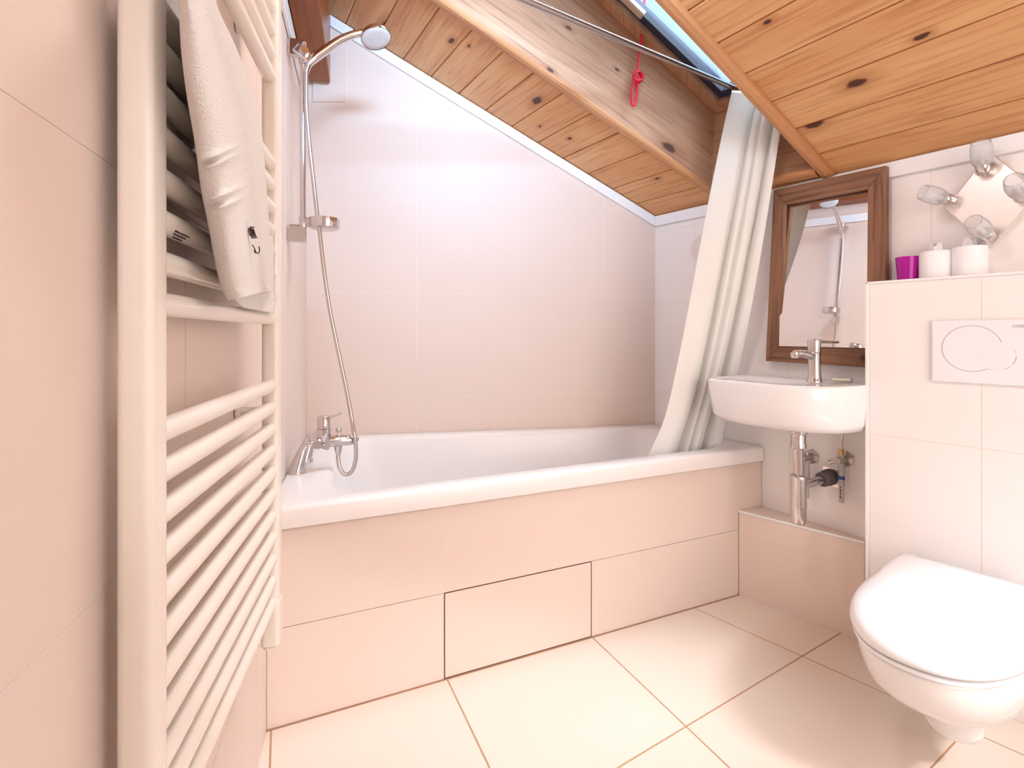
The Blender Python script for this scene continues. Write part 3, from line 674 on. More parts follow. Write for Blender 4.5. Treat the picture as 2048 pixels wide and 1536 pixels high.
hosepx = [(612, 146), (612, 175), (613, 220), (619, 290), (628, 370), (634, 425), (640, 470), (648, 540), (659, 615), (675, 695), (692, 775), (703, 835), (708, 866)]
HP = []
for i, (x, y) in enumerate(hosepx):
    t = i / (len(hosepx) - 1); HP.append(at_y(x, y, (YR - 0.012) * (1 - t) + (ctr[1] - 0.012) * t if t < 1 else ctr[1] - 0.028))
zcut = ctr[1] - 0.030
HP += [at_y(711, 884, zcut), at_y(712, 908, zcut + 0.004), at_y(710, 926, zcut + 0.007), at_y(704, 942, zcut + 0.011), at_y(695, 949, zcut + 0.015), at_y(686, 946, zcut + 0.019), at_y(679, 934, zcut + 0.024), at_y(676.5, 918, ctr[1] - 0.001), outlet]
HP[5] = HP[5] + V3(0, 0, 0)
k = MB(); k.tube(HP, 0.0072, 14, sub=7); k.build('hose', HOSE, hs, 'long metal hose looping down to the mixer')

# ------------------------------------------------------------------ curtain rod and curtain
rl = V3(x_left(-0.19) + 0.012, -0.19, 2.13); r0 = at_y(1050, 0, -0.10); r1 = at_y(1490, 185, 0.05)
rdv = unit(r1 - r0); rend = r1 + rdv * 0.012; rstart = r0 - rdv * ((r0[0] - x_left(-0.2) - 0.03) / rdv[0])
rodE = empty('curtain_rod', (rstart + rend) / 2, 'grey metal shower curtain rod crossing the roof opening', 'curtain rod')
k = MB(); k.tube([rstart, rend], 0.0105, 18); k.build('rod', surf('worn_grey_rod', (0.45, 0.42, 0.42, 1), 0.22, metal=1.0, var=0.05), rodE)
k = MB(); k.lathe([(0.026, 0.0), (0.026, 0.004), (0.015, 0.012), (0.0115, 0.014)], rend + rdv * 0.012, -rdv, 20); k.build('end_flange', CHROME, rodE)
k = MB(); k.lathe([(0.026, 0.0), (0.026, 0.004), (0.015, 0.012), (0.0115, 0.014)], rstart - rdv * 0.012, rdv, 20); k.build('end_flange', CHROME, rodE)

ltop = [(1464, 181, .03), (1441, 285, .03), (1402, 480, .05), (1362, 690, .09), (1331, 830, .13), (1300, 906, .16), (1290, 945, .17)]
rtop = [(1578, 196, -.17), (1562, 262, -.17), (1533, 440, -.12), (1500, 622, -.03), (1477, 730, .05), (1444, 870, .13), (1430, 945, .15)]
NS, NT = 60, 120
def lerp_path(path, n):
    P = [at_y(*p) for p in path]; k = MB(); out = []
    for i in range(len(P) - 1):
        a, b, c, d = P[max(i - 1, 0)], P[i], P[i + 1], P[min(i + 2, len(P) - 1)]
        for j in range(n // (len(P) - 1)):
            t = j / (n // (len(P) - 1)); out.append(0.5 * (2 * b + (c - a) * t + (2 * a - 5 * b + 4 * c - d) * t * t + (3 * b - a - 3 * c + d) * t ** 3))
    out.append(P[-1]); return out
Lp, Rp = lerp_path(ltop, NS), lerp_path(rtop, NS); G = []
nfold = 5.0
for i in range(len(Lp)):
    v = i / (len(Lp) - 1); row = []
    for j in range(NT + 1):
        u = j / NT
        fold = 0.020 * math.sin(math.pi * min(1, u / 0.42)) * (0.4 + 0.6 * v)
        for cu_, wdt, dep in ((0.43 + 0.03 * math.sin(2.5 * v), 0.042, 0.055), (0.63 - 0.05 * v, 0.030, 0.030), (0.80 + 0.03 * math.sin(3 * v), 0.040, 0.055)):
            fold -= dep * (0.45 + 0.55 * min(1, v * 1.3)) * math.exp(-((u - cu_) / wdt) ** 2)
        fold += 0.006 * math.sin(17 * u + 5 * v) * v + 0.012 * math.sin(2 * math.pi * 3.2 * u + 1.0) * max(0, u - 0.35)
        p = Lp[i] * (1 - u) + Rp[i] * u; d = unit(Rp[i] - Lp[i]); n = unit(np.cross(d, UP)); n = n if n[1] < 0 else -n
        row.append(p + n * fold)
    G.append(row)
cur = empty('shower_curtain', V3(1.65, 0.05, 0.45), 'cream cloth shower curtain gathered at the right end of its rod', 'shower curtain')
mb = MB(); mb.grid(G); co = mb.build('cloth', CURT, cur, sharp=180)
so = co.modifiers.new('thickness', 'SOLIDIFY'); so.thickness = 0.0016; so.offset = 0
rg = at_y(1497, 193, 0.035)
for ds in (0.0, -0.05):
    k = MB(); cc = rg + rdv * ds * 0 + V3(0, 0, 0); cc = r1 + rdv * (ds + 0.004)
    u, w = unit(V3(0, 1, 0) - rdv * rdv[1]), UP
    k.tube([cc + 0.0185 * (u * math.cos(t) + w * math.sin(t)) - UP * 0.006 for t in np.linspace(0, 2 * math.pi, 25)], 0.0017, 8, caps=False); k.build('ring', CHROME, cur)
k = MB(); u = unit(Rp[0] - Lp[0]); ey = G[2][int(NT * 0.38)]; nrm = unit(np.cross(u, UP)); nrm = nrm if nrm[1] < 0 else -nrm
w_ = np.cross(nrm, u); k.tube([ey + nrm * 0.003 + 0.008 * (u * math.cos(t) + w_ * math.sin(t)) for t in np.linspace(0, 2 * math.pi, 25)], 0.002, 8, caps=False); k.build('eyelet', CHROME, cur)

# red pull cord
YC = 0.24
cordpx = [(1294, -40), (1288, 10), (1284, 50), (1281, 90), (1278, 115), (1274, 142)]
k = MB(); k.tube([at_y(x, y, YC) for x, y in cordpx], 0.0052, 10, sub=5)
cord = empty('pull_cord', at_y(1268, 212, YC), 'red knotted pull cord hanging from the roof window', 'cord')
k.build('cord', REDC, cord)
k = MB(); kc = at_y(1276, 148, YC); sc = np.linalg.norm(at_y(1300, 148, YC) - kc) / 24.0
kn = [(0, -6), (7, 0), (6, 8), (-4, 12), (-8, 4), (-3, -4), (6, -2), (8, 6), (0, 14), (-7, 10), (-5, 0), (2, -4)]
k.tube([kc + V3(a * sc, 0.006 * math.sin(i * 1.7), -b * sc) for i, (a, b) in enumerate(kn)], 0.0058, 10, sub=5); k.build('knot', REDC, cord)
k = MB(); lp = [(1274, 152), (1268, 168), (1264, 185), (1263, 200), (1266, 211), (1271, 205), (1274, 188), (1275, 170), (1277, 154)]
k.tube([at_y(x, y, YC + 0.003 * math.sin(i)) for i, (x, y) in enumerate(lp)], 0.0054, 10, sub=5); k.build('loop', REDC, cord)

# ------------------------------------------------------------------ towel radiator
DFAR = 1.06
def at_d(x, y, d):                                                 # a sighting at a given distance ahead of the eye
    return CAM + ray(x, y) * d
b_far = at_d(540, 772, DFAR); b_near = at_d(306, 0, DFAR / 1.935); b_near[2] = 0; bf0 = b_far.copy(); bf0[2] = 0
RB = unit(b_near - bf0)                                            # along the bars, towards the viewer
RNn = np.cross(UP, RB); RNn = RNn if RNn @ NL > 0 else -RNn
def z_far(y): return EYE + (YH - y) / F * DFAR
zbot, ztop = z_far(1288), 2.02
rad = empty('towel_radiator', (bf0 + b_near) / 2 + UP * zbot, 'cream ladder towel radiator on the left tiled wall', 'radiator')
rbar = 0.0135; pw, pd = 0.021, 0.0165
pf_c = bf0 - RB * (pw - 0.004); pn_c = b_near + RB * (pw + 0.002)
for c in (pf_c, pn_c):
    k = MB(); k.prism(roundpoly([c + RB * a * pw + RNn * b * pd + UP * zbot for a, b in ((-1, -1), (1, -1), (1, 1), (-1, 1))], 0.009, 5, 2), UP * (ztop - zbot)); 
    for q in range(len(k.sm)): k.sm[q] = True
    po = k.build('post', RAD, rad, sharp=35)
    k = MB(); k.prism(roundpoly([c + RB * a * (pw - 0.002) + RNn * b * (pd - 0.002) + UP * (zbot - 0.012) for a, b in ((-1, -1), (1, -1), (1, 1), (-1, 1))], 0.009, 5, 2), UP * 0.0118, 0.002); k.build('end_cap', RAD, rad)
lowy = [772 + 43.4 * i for i in range(11)]; midy = [637 - 44.2 * i for i in range(8)]; topy = [155 - 46 * i for i in range(6)]
for yy in lowy + midy + topy:
    z = z_far(yy)
    if z > ztop - 0.02: continue
    k = MB(); k.tube([bf0 - RB * 0.004 + UP * z, b_near + RB * 0.004 + UP * z], rbar, 24); k.build('bar', RAD, rad)
for c, zz in ((pf_c, z_far(822)), (pf_c, z_far(1230)), (pn_c, 1.75), (pn_c, 0.5), (pf_c, 1.72)):
    d = abs((c - L) @ NL) ; k = MB(); k.tube([c - NL * (pd - 0.004) + UP * zz + RB * 0.004, c - NL * (d - 0.004) + UP * zz + RB * 0.004], 0.008, 14)
    k.lathe([(0.017, 0), (0.017, 0.006), (0.009, 0.009)], c - NL * (d - 0.003) + UP * zz + RB * 0.004, NL, 16); k.build('wall_fixing', RAD, rad)
k = MB(); k.prism(roundpoly([pf_c + RB * a * (pw + 0.0015) + RNn * b * (pd + 0.0015) + UP * (zbot - 0.004) for a, b in ((-1, -1), (1, -1), (1, 1), (-1, 1))], 0.009, 5, 2), UP * 0.088, 0.0012); k.build('bottom_sleeve', RAD, rad)
k = MB(); vc = pf_c + RB * 0.012 - NL * 0.032 + UP * (zbot - 0.012); k.lathe([(0.0, 0.0), (0.0095, 0.0), (0.0105, 0.004), (0.0105, 0.05), (0.0, 0.052)], vc, UP, 18); k.tube([vc + UP * 0.04, pf_c + RB * 0.008 + UP * (zbot + 0.028)], 0.006, 12); k.build('valve', RAD, rad)
k = MB(); zb5 = z_far(637 - 44.2 * 2)
for r_ in range(3):
    for q in range(6 - r_):
        c = b_near - RB * (0.030 + 0.007 * q) + UP * (zb5 - 0.0085 - 0.0033 * r_) + RNn * (0.0112 - 0.0015 * r_)
        k.box(c, (RB, RNn, UP), (0.0026 - 0.0006 * ((q * 7 + r_) % 3), 0.0006, 0.0009))
k.build('printed_label', INK, rad, 'tiny dark printed lettering')

# ------------------------------------------------------------------ towel
def tw(x, y, off):                                                 # point on a plane parallel to the radiator bars, off in front of it
    return on(x, y, (bf0 + RNn * off, RNn))
tl = [(350, -60), (357, 10), (362, 100), (373, 190), (390, 290), (402, 380), (416, 450), (431, 530), (443, 575), (456, 602)]
tr_ = [(424, -60), (434, 10), (470, 90), (497, 160), (519, 240), (529, 320), (535, 400), (540, 470), (544, 540), (546, 580), (533, 592)]
tr_ = tr_[:10]
tow = empty('bath_towel', tw(500, 620, 0.03), 'white folded terry towel hanging over the towel radiator bars', 'towel')
def cath(P, n):
    out = []
    for i in range(len(P) - 1):
        a, b, c, d = P[max(i - 1, 0)], P[i], P[i + 1], P[min(i + 2, len(P) - 1)]
        for j in range(n):
            t = j / n; out.append(0.5 * (2 * b + (c - a) * t + (2 * a - 5 * b + 4 * c - d) * t * t + (3 * b - a - 3 * c + d) * t ** 3))
    out.append(P[-1]); return out
A = cath([np.array(p, float) for p in tl], 20); B = cath([np.array(p, float) for p in tr_], 20)
rings = []; NR_ = 48
for i in range(len(A)):
    v = i / (len(A) - 1); ring = []
    th = 0.016 + 0.010 * math.sin(math.pi * min(1, v * 1.1))
    yv = A[i][1]
    for q in range(NR_):
        a = 2 * math.pi * q / NR_; cu, cv = math.cos(a), math.sin(a)
        uu = 0.5 + 0.5 * (abs(cu) ** 0.8) * (1 if cu > 0 else -1); off = 0.034 + (abs(cv) ** 0.55) * (1 if cv > 0 else -1) * th
        if cv > 0:
            off += 0.013 * math.exp(-((uu - 0.36) / 0.24) ** 2) - 0.014 * math.exp(-((uu - (0.62 + 0.1 * v)) / 0.12) ** 2) * (0.35 + 0.65 * v) + 0.002 * math.sin(7 * v + 5 * uu)
            off += 0.0042 * sum(math.exp(-((yv - y_) / 5.5) ** 2) for y_ in (326, 344, 408, 428)) * max(0, min(1, (0.70 - uu) / 0.15)) * max(0, min(1, uu / 0.15))
        p2 = A[i] * (1 - uu) + B[i] * uu
        ring.append(tw(p2[0], p2[1], off))
    rings.append(ring)
k = MB(); k.loft(rings, 0, True); to = k.build('front_fold', TERRY, tow, sharp=180)
# back fold that shows below and the part tucked behind the bars
A2 = cath([np.array(p, float) for p in ((440, 480), (444, 560), (462, 590), (487, 616))], 8); B2 = cath([np.array(p, float) for p in ((548, 470), (549, 560), (550, 600), (550, 627))], 8)
rings = []
for i in range(len(A2)):
    ring = []
    for q in range(24):
        a = 2 * math.pi * q / 24; cu, cv = math.cos(a), math.sin(a); uu = 0.5 + 0.5 * (abs(cu) ** 0.8) * (1 if cu > 0 else -1)
        p2 = A2[i] * (1 - uu) + B2[i] * uu; ring.append(tw(p2[0], p2[1], 0.0185 + 0.0035 * cv))
    rings.append(ring)
k = MB(); k.loft(rings, 0, True); k.build('back_fold', TERRY, tow, sharp=180)
A3 = cath([np.array(p, float) for p in ((300, -50), (303, 60), (307, 150), (312, 205), (340, 262), (360, 296))], 8); B3 = cath([np.array(p, float) for p in ((420, -50), (425, 60), (430, 150), (432, 205), (420, 262), (385, 300))], 8)
rings = []
for i in range(len(A3)):
    ring = []
    for q in range(24):
        a = 2 * math.pi * q / 24; cu, cv = math.cos(a), math.sin(a); uu = 0.5 + 0.5 * (abs(cu) ** 0.8) * (1 if cu > 0 else -1)
        p2 = A3[i] * (1 - uu) + B3[i] * uu; ring.append(tw(p2[0], p2[1], -0.021 + 0.004 * cv))
    rings.append(ring)
k = MB(); k.loft(rings, 0, True); k.build('hanging_end', TERRY, tow, sharp=180)
# embroidered mark: a striped shell and a small flourish
def stroke(k, pts, r=0.0011, o=0.060): k.tube([tw(x, y, o) for x, y in pts], r, 6, sub=3)
k = MB()
for i in range(5):
    f = i / 4; stroke(k, [(499 + 8 * f, 455 + 3 * f), (501 + 9.5 * f, 466 + 3 * f), (504 + 10 * f, 477 - 1 * f)], 0.0007, 0.0575)
stroke(k, [(498, 466), (497, 459), (502, 454), (508, 455)], 0.0009, 0.0575); stroke(k, [(499, 468), (502, 472), (505, 473)], 0.0010, 0.0575)
stroke(k, [(505, 490), (509, 497), (512, 504), (517, 507), (519, 500), (518, 493)], 0.0008, 0.0575); stroke(k, [(508, 501), (511, 506)], 0.0009, 0.0575)
EMB = k

# ------------------------------------------------------------------ mirror on the right wall
RM = (RW[0] + NR * 0.042, RW[1])
mo = [on(1547, 380, RM), on(1771, 331, RM), on(1771, 737, RM), on(1531, 722, RM)]
mi_ = [on(1567, 409, RM), on(1734, 377, RM), on(1731, 692, RM), on(1562, 688, RM)]
mo = [p - NR * 0.042 for p in mo]; mi_ = [p - NR * 0.042 for p in mi_]
lean = lambda p, h: p + NR * h
for p in (mo[0], mo[1]):
    p[2] = min(p[2], ceil_z(p[0], p[1]) + 0.004)
mir = empty('mirror', (mo[2] + mo[3]) / 2, 'wall mirror in a broad weathered wood frame above the washbasin', 'mirror')
for k4 in range(4):
    k5 = (k4 + 1) % 4; q = [mo[k4], mo[k5], mi_[k5], mi_[k4]]; d = unit(mo[k5] - mo[k4]); off = random.uniform(0, 50)
    V = [p + NR * 0.0175 for p in q] + [p + NR * (0.042 if i < 2 else 0.037) for i, p in enumerate(q)]
    w = np.cross(NR, d); uv = [((p - q[0]) @ d + off, (p - q[0]) @ w + (p - q[0]) @ NR * 0.8 + off) for p in V]
    k = MB(); k.add(V, [[0, 1, 2, 3], [7, 6, 5, 4]] + [[j, (j + 1) % 4, 4 + (j + 1) % 4, 4 + j] for j in range(4)], 0, uvs=uv)
    o = k.build('frame_rail', FRAMEW, mir); bv = o.modifiers.new('soft_edge', 'BEVEL'); bv.width = 0.002; bv.segments = 2
ins = inset_quad(mi_, -0.006)
# the glass leans back at the top inside its frame
mc = sum(mi_) / 4 + NR * 0.024
gn = unit(NR + UP * math.tan(math.radians(4.0)) + RU * math.tan(math.radians(0.9)))
gq = [on(x, y, (mc, gn)) for x, y in ((1564, 405), (1737, 373), (1735, 696), (1558, 692))]
k = MB(); k.prism(gq, -gn * 0.003); k.build('mirror_glass', MIRROR, mir)

# ------------------------------------------------------------------ washbasin
ZB = 0.912
bs = empty('washbasin', V3(1.75, -0.22, ZB - 0.17), 'small white wall-hung washbasin under the mirror', 'washbasin')
wl = V3(x_right(0.045) - 0.003, 0.045, 0); wr = V3(x_right(-0.475) - 0.003, -0.475, 0)
def basin_ring(ins, z, out_l, out_r, rb, rf):
    """plan ring: wall line, two flanks and a bowed front"""
    al = unit(wr - wl)
    a = wl + al * ins; b = wr - al * ins
    fl_ = a + NR * (out_l - ins) + al * 0.02; fr_ = b + NR * (out_r - ins) - al * 0.03
    base = roundpoly([a + NR * max(ins * 0.4, 0), b + NR * max(ins * 0.4, 0), fr_, fl_], [rb, rb, rf, rf * 0.7], 8, 12)
    cen = (fl_ + fr_) / 2; half_ = np.linalg.norm(fr_ - fl_) / 2; out = []
    for p in base:
        t = (p - cen) @ al / half_; dep = (p - (a + NR * 0)) @ NR / max(out_l, 1e-3)
        bow = 0.035 * max(0, 1 - t * t) * max(0, min(1, (dep - 0.4) / 0.5))
        q = p + NR * bow; out.append(V3(q[0], q[1], z))
    return out
rr = [basin_ring(0.055, ZB - 0.168, 0.30, 0.27, 0.02, 0.10), basin_ring(0.02, ZB - 0.160, 0.325, 0.30, 0.02, 0.11), basin_ring(0.006, ZB - 0.135, 0.335, 0.315, 0.015, 0.11), basin_ring(0.0, ZB - 0.05, 0.345, 0.33, 0.012, 0.11),
      basin_ring(0.0, ZB - 0.008, 0.350, 0.335, 0.012, 0.11), basin_ring(0.004, ZB - 0.001, 0.348, 0.333, 0.012, 0.11), basin_ring(0.010, ZB, 0.346, 0.331, 0.012, 0.105)]
k = MB(); k.loft(rr, 0, True, True, cap1=False)
al = unit(wr - wl)
def bowl_ring(g, z, rad):
    a = wl + al * (0.03 + g) + NR * (0.12 + g); b = wr - al * (0.15 + g) + NR * (0.12 + g)
    c = wr - al * (0.16 + g) + NR * (0.315 - g); d = wl + al * (0.05 + g) + NR * (0.325 - g)
    return [V3(p[0], p[1], z) for p in roundpoly([a, b, c, d], rad, 8, 12)]
inner = [bowl_ring(0.0, ZB, 0.05), bowl_ring(0.006, ZB - 0.006, 0.05), bowl_ring(0.014, ZB - 0.03, 0.05), bowl_ring(0.03, ZB - 0.09, 0.045), bowl_ring(0.06, ZB - 0.115, 0.02)]
k.loft([rr[-1]] + inner, 0, True, True, cap0=False)
k.build('basin', CERAM, bs, sharp=50)
tpx = at_z(1629, 765, ZB)
tap = empty('basin_tap', V3(tpx[0], tpx[1], ZB), 'chrome single lever tap on the washbasin', 'tap')
dT = np.linalg.norm((tpx - CAM)[:2] @ np.array([[ST], [CT]]))
pc = V3(tpx[0], tpx[1], 0); zt1 = EYE + (YH - 678) / F * ((tpx - CAM) @ V3(ST, CT, 0))
hT = zt1 - ZB
k = MB(); k.lathe([(0.0255, 0.001), (0.0255, 0.006), (0.0225, 0.010), (0.0205, 0.03), (0.0195, hT - 0.052), (0.0205, hT - 0.048)], pc + UP * ZB, UP, 28); k.build('body', CHROME, tap)
k = MB(); k.lathe([(0.0205, hT - 0.047), (0.0215, hT - 0.04), (0.0225, hT - 0.008), (0.020, hT - 0.001), (0.0, hT)], pc + UP * ZB, UP, 28); k.build('control_cap', CHROME, tap)
tdep = (tpx - CAM) @ V3(ST, CT, 0)
sp0 = pc + UP * (ZB + hT - 0.062); spe = at_d(1590, 707, tdep - 0.035); sp1 = V3(spe[0], spe[1], spe[2])
k = MB(); k.tube([sp0, sp0 + (sp1 - sp0) * 0.55 + UP * 0.004, sp1], [0.0165, 0.013, 0.0125], 20, sub=4); k.lathe([(0.0135, 0.004), (0.0135, -0.012), (0.011, -0.016), (0.0, -0.014)], sp1, UP, 20); k.build('spout', CHROME, tap)
k = MB(); lv = at_d(1676, 684, tdep + 0.02); l0 = pc + UP * (ZB + hT - 0.008); k.tube([l0, l0 + (lv - l0) * 0.5, lv], [0.009, 0.006, 0.005], 12, sub=3); k.build('lever', CHROME, tap)
# wrapped soap on the deck
sc_ = at_z(1684, 763, ZB); k = MB()
sp = empty('soap_packet', V3(sc_[0], sc_[1], ZB + 0.001), 'small wrapped guest soap with green print on the washbasin edge', 'soap')
k.box(V3(sc_[0], sc_[1], ZB + 0.0075), axes_from(V3(0.35, -0.94, 0)), (0.031, 0.02, 0.006), 0.004, seg=3); k.build('wrapper', WAX, sp)
k = MB(); ax = axes_from(V3(0.35, -0.94, 0)); c_ = V3(sc_[0], sc_[1], ZB + 0.0137)
k.prism([c_ + ax[0] * a + ax[1] * b for a, b in ((-0.012, -0.004), (0.002, -0.011), (0.014, -0.004), (0.008, 0.006), (-0.006, 0.008))], UP * 0.0004); k.build('printed_leaf', GREEN, sp)

# trap and valves below
dtr = (at_z(1597, 1052, ZL) - CAM) @ V3(ST, CT, 0)
tc_ = at_d(1597, 900, 1.83); tcx = V3(tc_[0], tc_[1], 0)
def tz(y): return EYE + (YH - y) / F * 1.83
trap = empty('basin_trap', tcx + UP * tz(1047), 'chrome bottle trap under the washbasin', 'waste trap')
k = MB(); k.lathe([(0.030, tz(862)), (0.030, tz(866)), (0.024, tz(868)), (0.024, tz(884)), (0.0265, tz(886)), (0.0265, tz(895)), (0.0165, tz(898)), (0.0165, tz(955)), (0.0, tz(955))][::-1], tcx, UP, 28); k.build('tailpiece', CHROME, trap)
k = MB(); k.lathe([(0.0, tz(1047)), (0.022, tz(1047)), (0.0255, tz(1043)), (0.0265, tz(1010)), (0.0265, tz(958)), (0.0275, tz(956)), (0.0275, tz(951)), (0.017, tz(947)), (0.0, tz(947))], tcx, UP, 28); k.build('bottle', CHROME, trap)
we = on(1663, 953, RW); w0 = tcx + UP * tz(975); kk = w0.copy(); w1_ = we + NR * 0.004
k = MB(); k.tube([w0 + (w1_ - w0) * 0.1, w0 + (w1_ - w0) * 0.93], 0.0155, 20); k.build('outlet_pipe', CHROME, trap)
dd = unit(w1_ - w0); k = MB(); k.lathe([(0.020, -0.062), (0.027, -0.058), (0.027, -0.030), (0.030, -0.026), (0.030, -0.006), (0.0, -0.006)], w1_, dd, 24); k.build('rubber_sleeve', RUBBER, trap, 'dark grey rubber wall sleeve')
k = MB(); k.box(we + NR * 0.005, (RU, NR, UP), (0.030, 0.003, 0.036), 0.002); k.build('wall_plate', STEEL, trap)
def valve(px, lab, tube, hose_to=None):
    c = on(px[0], px[1], RW); g = empty('angle_valve', c - UP * 0.05, lab, 'valve', 'shut-off valves under the washbasin')
    k = MB(); k.lathe([(0.030, 0.003), (0.030, 0.006), (0.022, 0.008), (0.012, 0.010)], c, NR, 6, smooth=False)
    for q in range(3):
        a = 0.5 + q * 2.094; k.lathe([(0.0045, 0.006), (0.0045, 0.010), (0, 0.0105)], c + 0.022 * (RU * math.cos(a) + UP * math.sin(a)), NR, 10)
    k.build('wall_flange', DULL, g)
    k = MB(); k.tube([c + NR * 0.006, c + NR * 0.055], 0.0125, 16); k.tube([c + NR * 0.035, c + NR * 0.035 + UP * 0.022], 0.0095, 14); k.lathe([(0.011, 0), (0.014, 0.004), (0.013, 0.014), (0.0, 0.016)], c + NR * 0.053, NR, 14); k.build('valve_body', DULL, g)
    if hose_to is not None:
        k = MB(); k.lathe([(0.0105, 0.02), (0.0105, 0.038), (0.008, 0.042), (0, 0.042)], c + NR * 0.035, UP, 6, smooth=False); k.build('compression_nut', BRASS, g)
        k = MB(); s_ = c + NR * 0.035 + UP * 0.04; k.tube([s_, s_ + UP * 0.035, s_ + (hose_to - s_) * 0.6 + UP * 0.01, hose_to], 0.0055, 12, sub=6); k.build('supply_hose', HOSE, g)
        k = MB(); k.tube([c + NR * 0.045 + RU * -0.012 + UP * 0.0, c + NR * 0.052 - RU * 0.034 - UP * 0.014], [0.006, 0.009], 12); k.build('handle', CHROME, g)
    if tube:
        k = MB(); t0_ = c + NR * 0.034 - UP * 0.010; k.tube([t0_, t0_ - UP * 0.03], 0.0105, 14); k.tube([t0_ - UP * 0.03, t0_ - UP * 0.145], [0.0105, 0.0085], 14); k.build('capped_tube', TUBEM, g, 'clear hanging tube')
        if hose_to is None: return g
        k = MB(); k.tube([t0_ - UP * 0.047, t0_ - UP * 0.06], 0.0112, 14); k.build('tape_band', BLUET, g, 'band of blue tape')
        k = MB()
        for q in range(4): k.box(t0_ - UP * (0.088 + 0.012 * q) + NR * 0.0093 + RU * 0.002, (RU, NR, UP), (0.0012 + 0.0006 * (q % 2), 0.0006, 0.0042))
        k.build('printed_marks', INK, g)
    return g
valve((1693, 918), 'right-hand shut-off valve under the washbasin with brass nut and blue taped tube', True, at_d(1689, 852, 1.86) + UP * 0.01)
valve((1624, 913), 'left-hand shut-off valve under the washbasin half hidden by the bottle trap', True, None)

# ------------------------------------------------------------------ toilet
ta = NP; tb = PU                                                    # ta = away from the partition, tb = along it
tq = V3(*(on(1810, 1097, (V3(0, 0, 0.395), UP))[:2]), 0); tq = tq - NP * ((tq - pl) @ NP)   # left rear corner on the partition
TW = 0.182
TC = tq + tb * (TW - 0.004)
def tp(a, b, z): p = TC + ta * a + tb * b; return V3(p[0], p[1], z)
def d_ring(a0, a1, hw, z, n=56, sq=2.3, taper=0.0):
    """D-shaped plan: straight back at a0, rounded front at a1"""
    out = []; am = a0 + (a1 - a0) * 0.42
    nb = 10
    for i in range(nb): out.append(tp(a0, -hw * (1 - taper) + 2 * hw * (1 - taper) * (i + 0.5) / nb, z))
    for i in range(8):
        t = (i + 0.5) / 8; out.append(tp(a0 + (am - a0) * t, hw * (1 - taper * (1 - t)), z))
    for i in range(n):
        t = math.pi * (i + 0.5) / n - math.pi / 2; c, s_ = math.cos(t), math.sin(t)
        out.append(tp(am + (a1 - am) * abs(c) ** (2 / sq), hw * (1 if s_ < 0 else -1) * abs(s_) ** (2 / sq), z))
    for i in range(8):
        t = 1 - (i + 0.5) / 8; out.append(tp(a0 + (am - a0) * t, -hw * (1 - taper * (1 - t)), z))
    return out
toi = empty('toilet', TC + UP * 0.06, 'white wall-hung toilet with its lid closed', 'toilet')
ZS = 0.366
AF = 0.655
lid = [d_ring(0.052, AF - 0.010, TW - 0.008, ZS + 0.002), d_ring(0.046, AF - 0.002, TW - 0.001, ZS + 0.006), d_ring(0.045, AF, TW, ZS + 0.014), d_ring(0.047, AF - 0.004, TW - 0.003, ZS + 0.026), d_ring(0.052, AF - 0.014, TW - 0.011, ZS + 0.035),
       d_ring(0.064, AF - 0.034, TW - 0.028, ZS + 0.042), d_ring(0.10, AF - 0.08, TW - 0.07, ZS + 0.0465), d_ring(0.17, AF - 0.17, TW - 0.13, ZS + 0.0485)]
k = MB(); k.loft(lid, 0, True); k.build('lid', SEATP, toi, sharp=60)
st = [d_ring(0.052, AF - 0.012, TW - 0.010, ZS - 0.012), d_ring(0.046, AF - 0.006, TW - 0.004, ZS - 0.009), d_ring(0.046, AF - 0.006, TW - 0.004, ZS - 0.002), d_ring(0.056, AF - 0.016, TW - 0.014, ZS + 0.0005)]
k = MB(); k.loft(st, 0, True); k.build('seat', SEATP, toi, sharp=60)
bw_ = [(0.0, 0.10, 0.06, 0.158), (0.0, 0.27, 0.085, 0.160), (0.0, 0.40, 0.112, 0.170), (0.0, 0.49, 0.132, 0.192), (0.0, 0.560, 0.151, 0.226), (0.0, 0.608, 0.164, 0.264), (0.0, 0.630, 0.172, 0.31), (0.0, 0.638, 0.175, 0.338), (0.0, 0.638, 0.175, 0.347), (0.01, 0.630, 0.169, 0.352)]
k = MB(); k.loft([d_ring(a0 + 0.003, a1, hw, z, taper=0.12) for a0, a1, hw, z in bw_], 0, True)
bump = []
for zz, sc_b in ((0.082, 0.0), (0.084, 0.55), (0.093, 0.85), (0.110, 1.0), (0.18, 1.08)):
    bump.append([tp(0.33 + 0.066 * max(sc_b, 0.02) * math.cos(t), 0.012 + 0.060 * max(sc_b, 0.02) * math.sin(t), zz) for t in np.linspace(0, 2 * math.pi, 32, endpoint=False)])
k.loft(bump, 0, True, caps=True); k.build('bowl', CERAM, toi, sharp=70)
for s_ in (-1, 1):
    k = MB(); k.tube([tp(0.034, s_ * 0.08 - 0.022, ZS + 0.012), tp(0.034, s_ * 0.08 + 0.022, ZS + 0.012)], 0.012, 16); k.build('hinge', SEATP, toi)

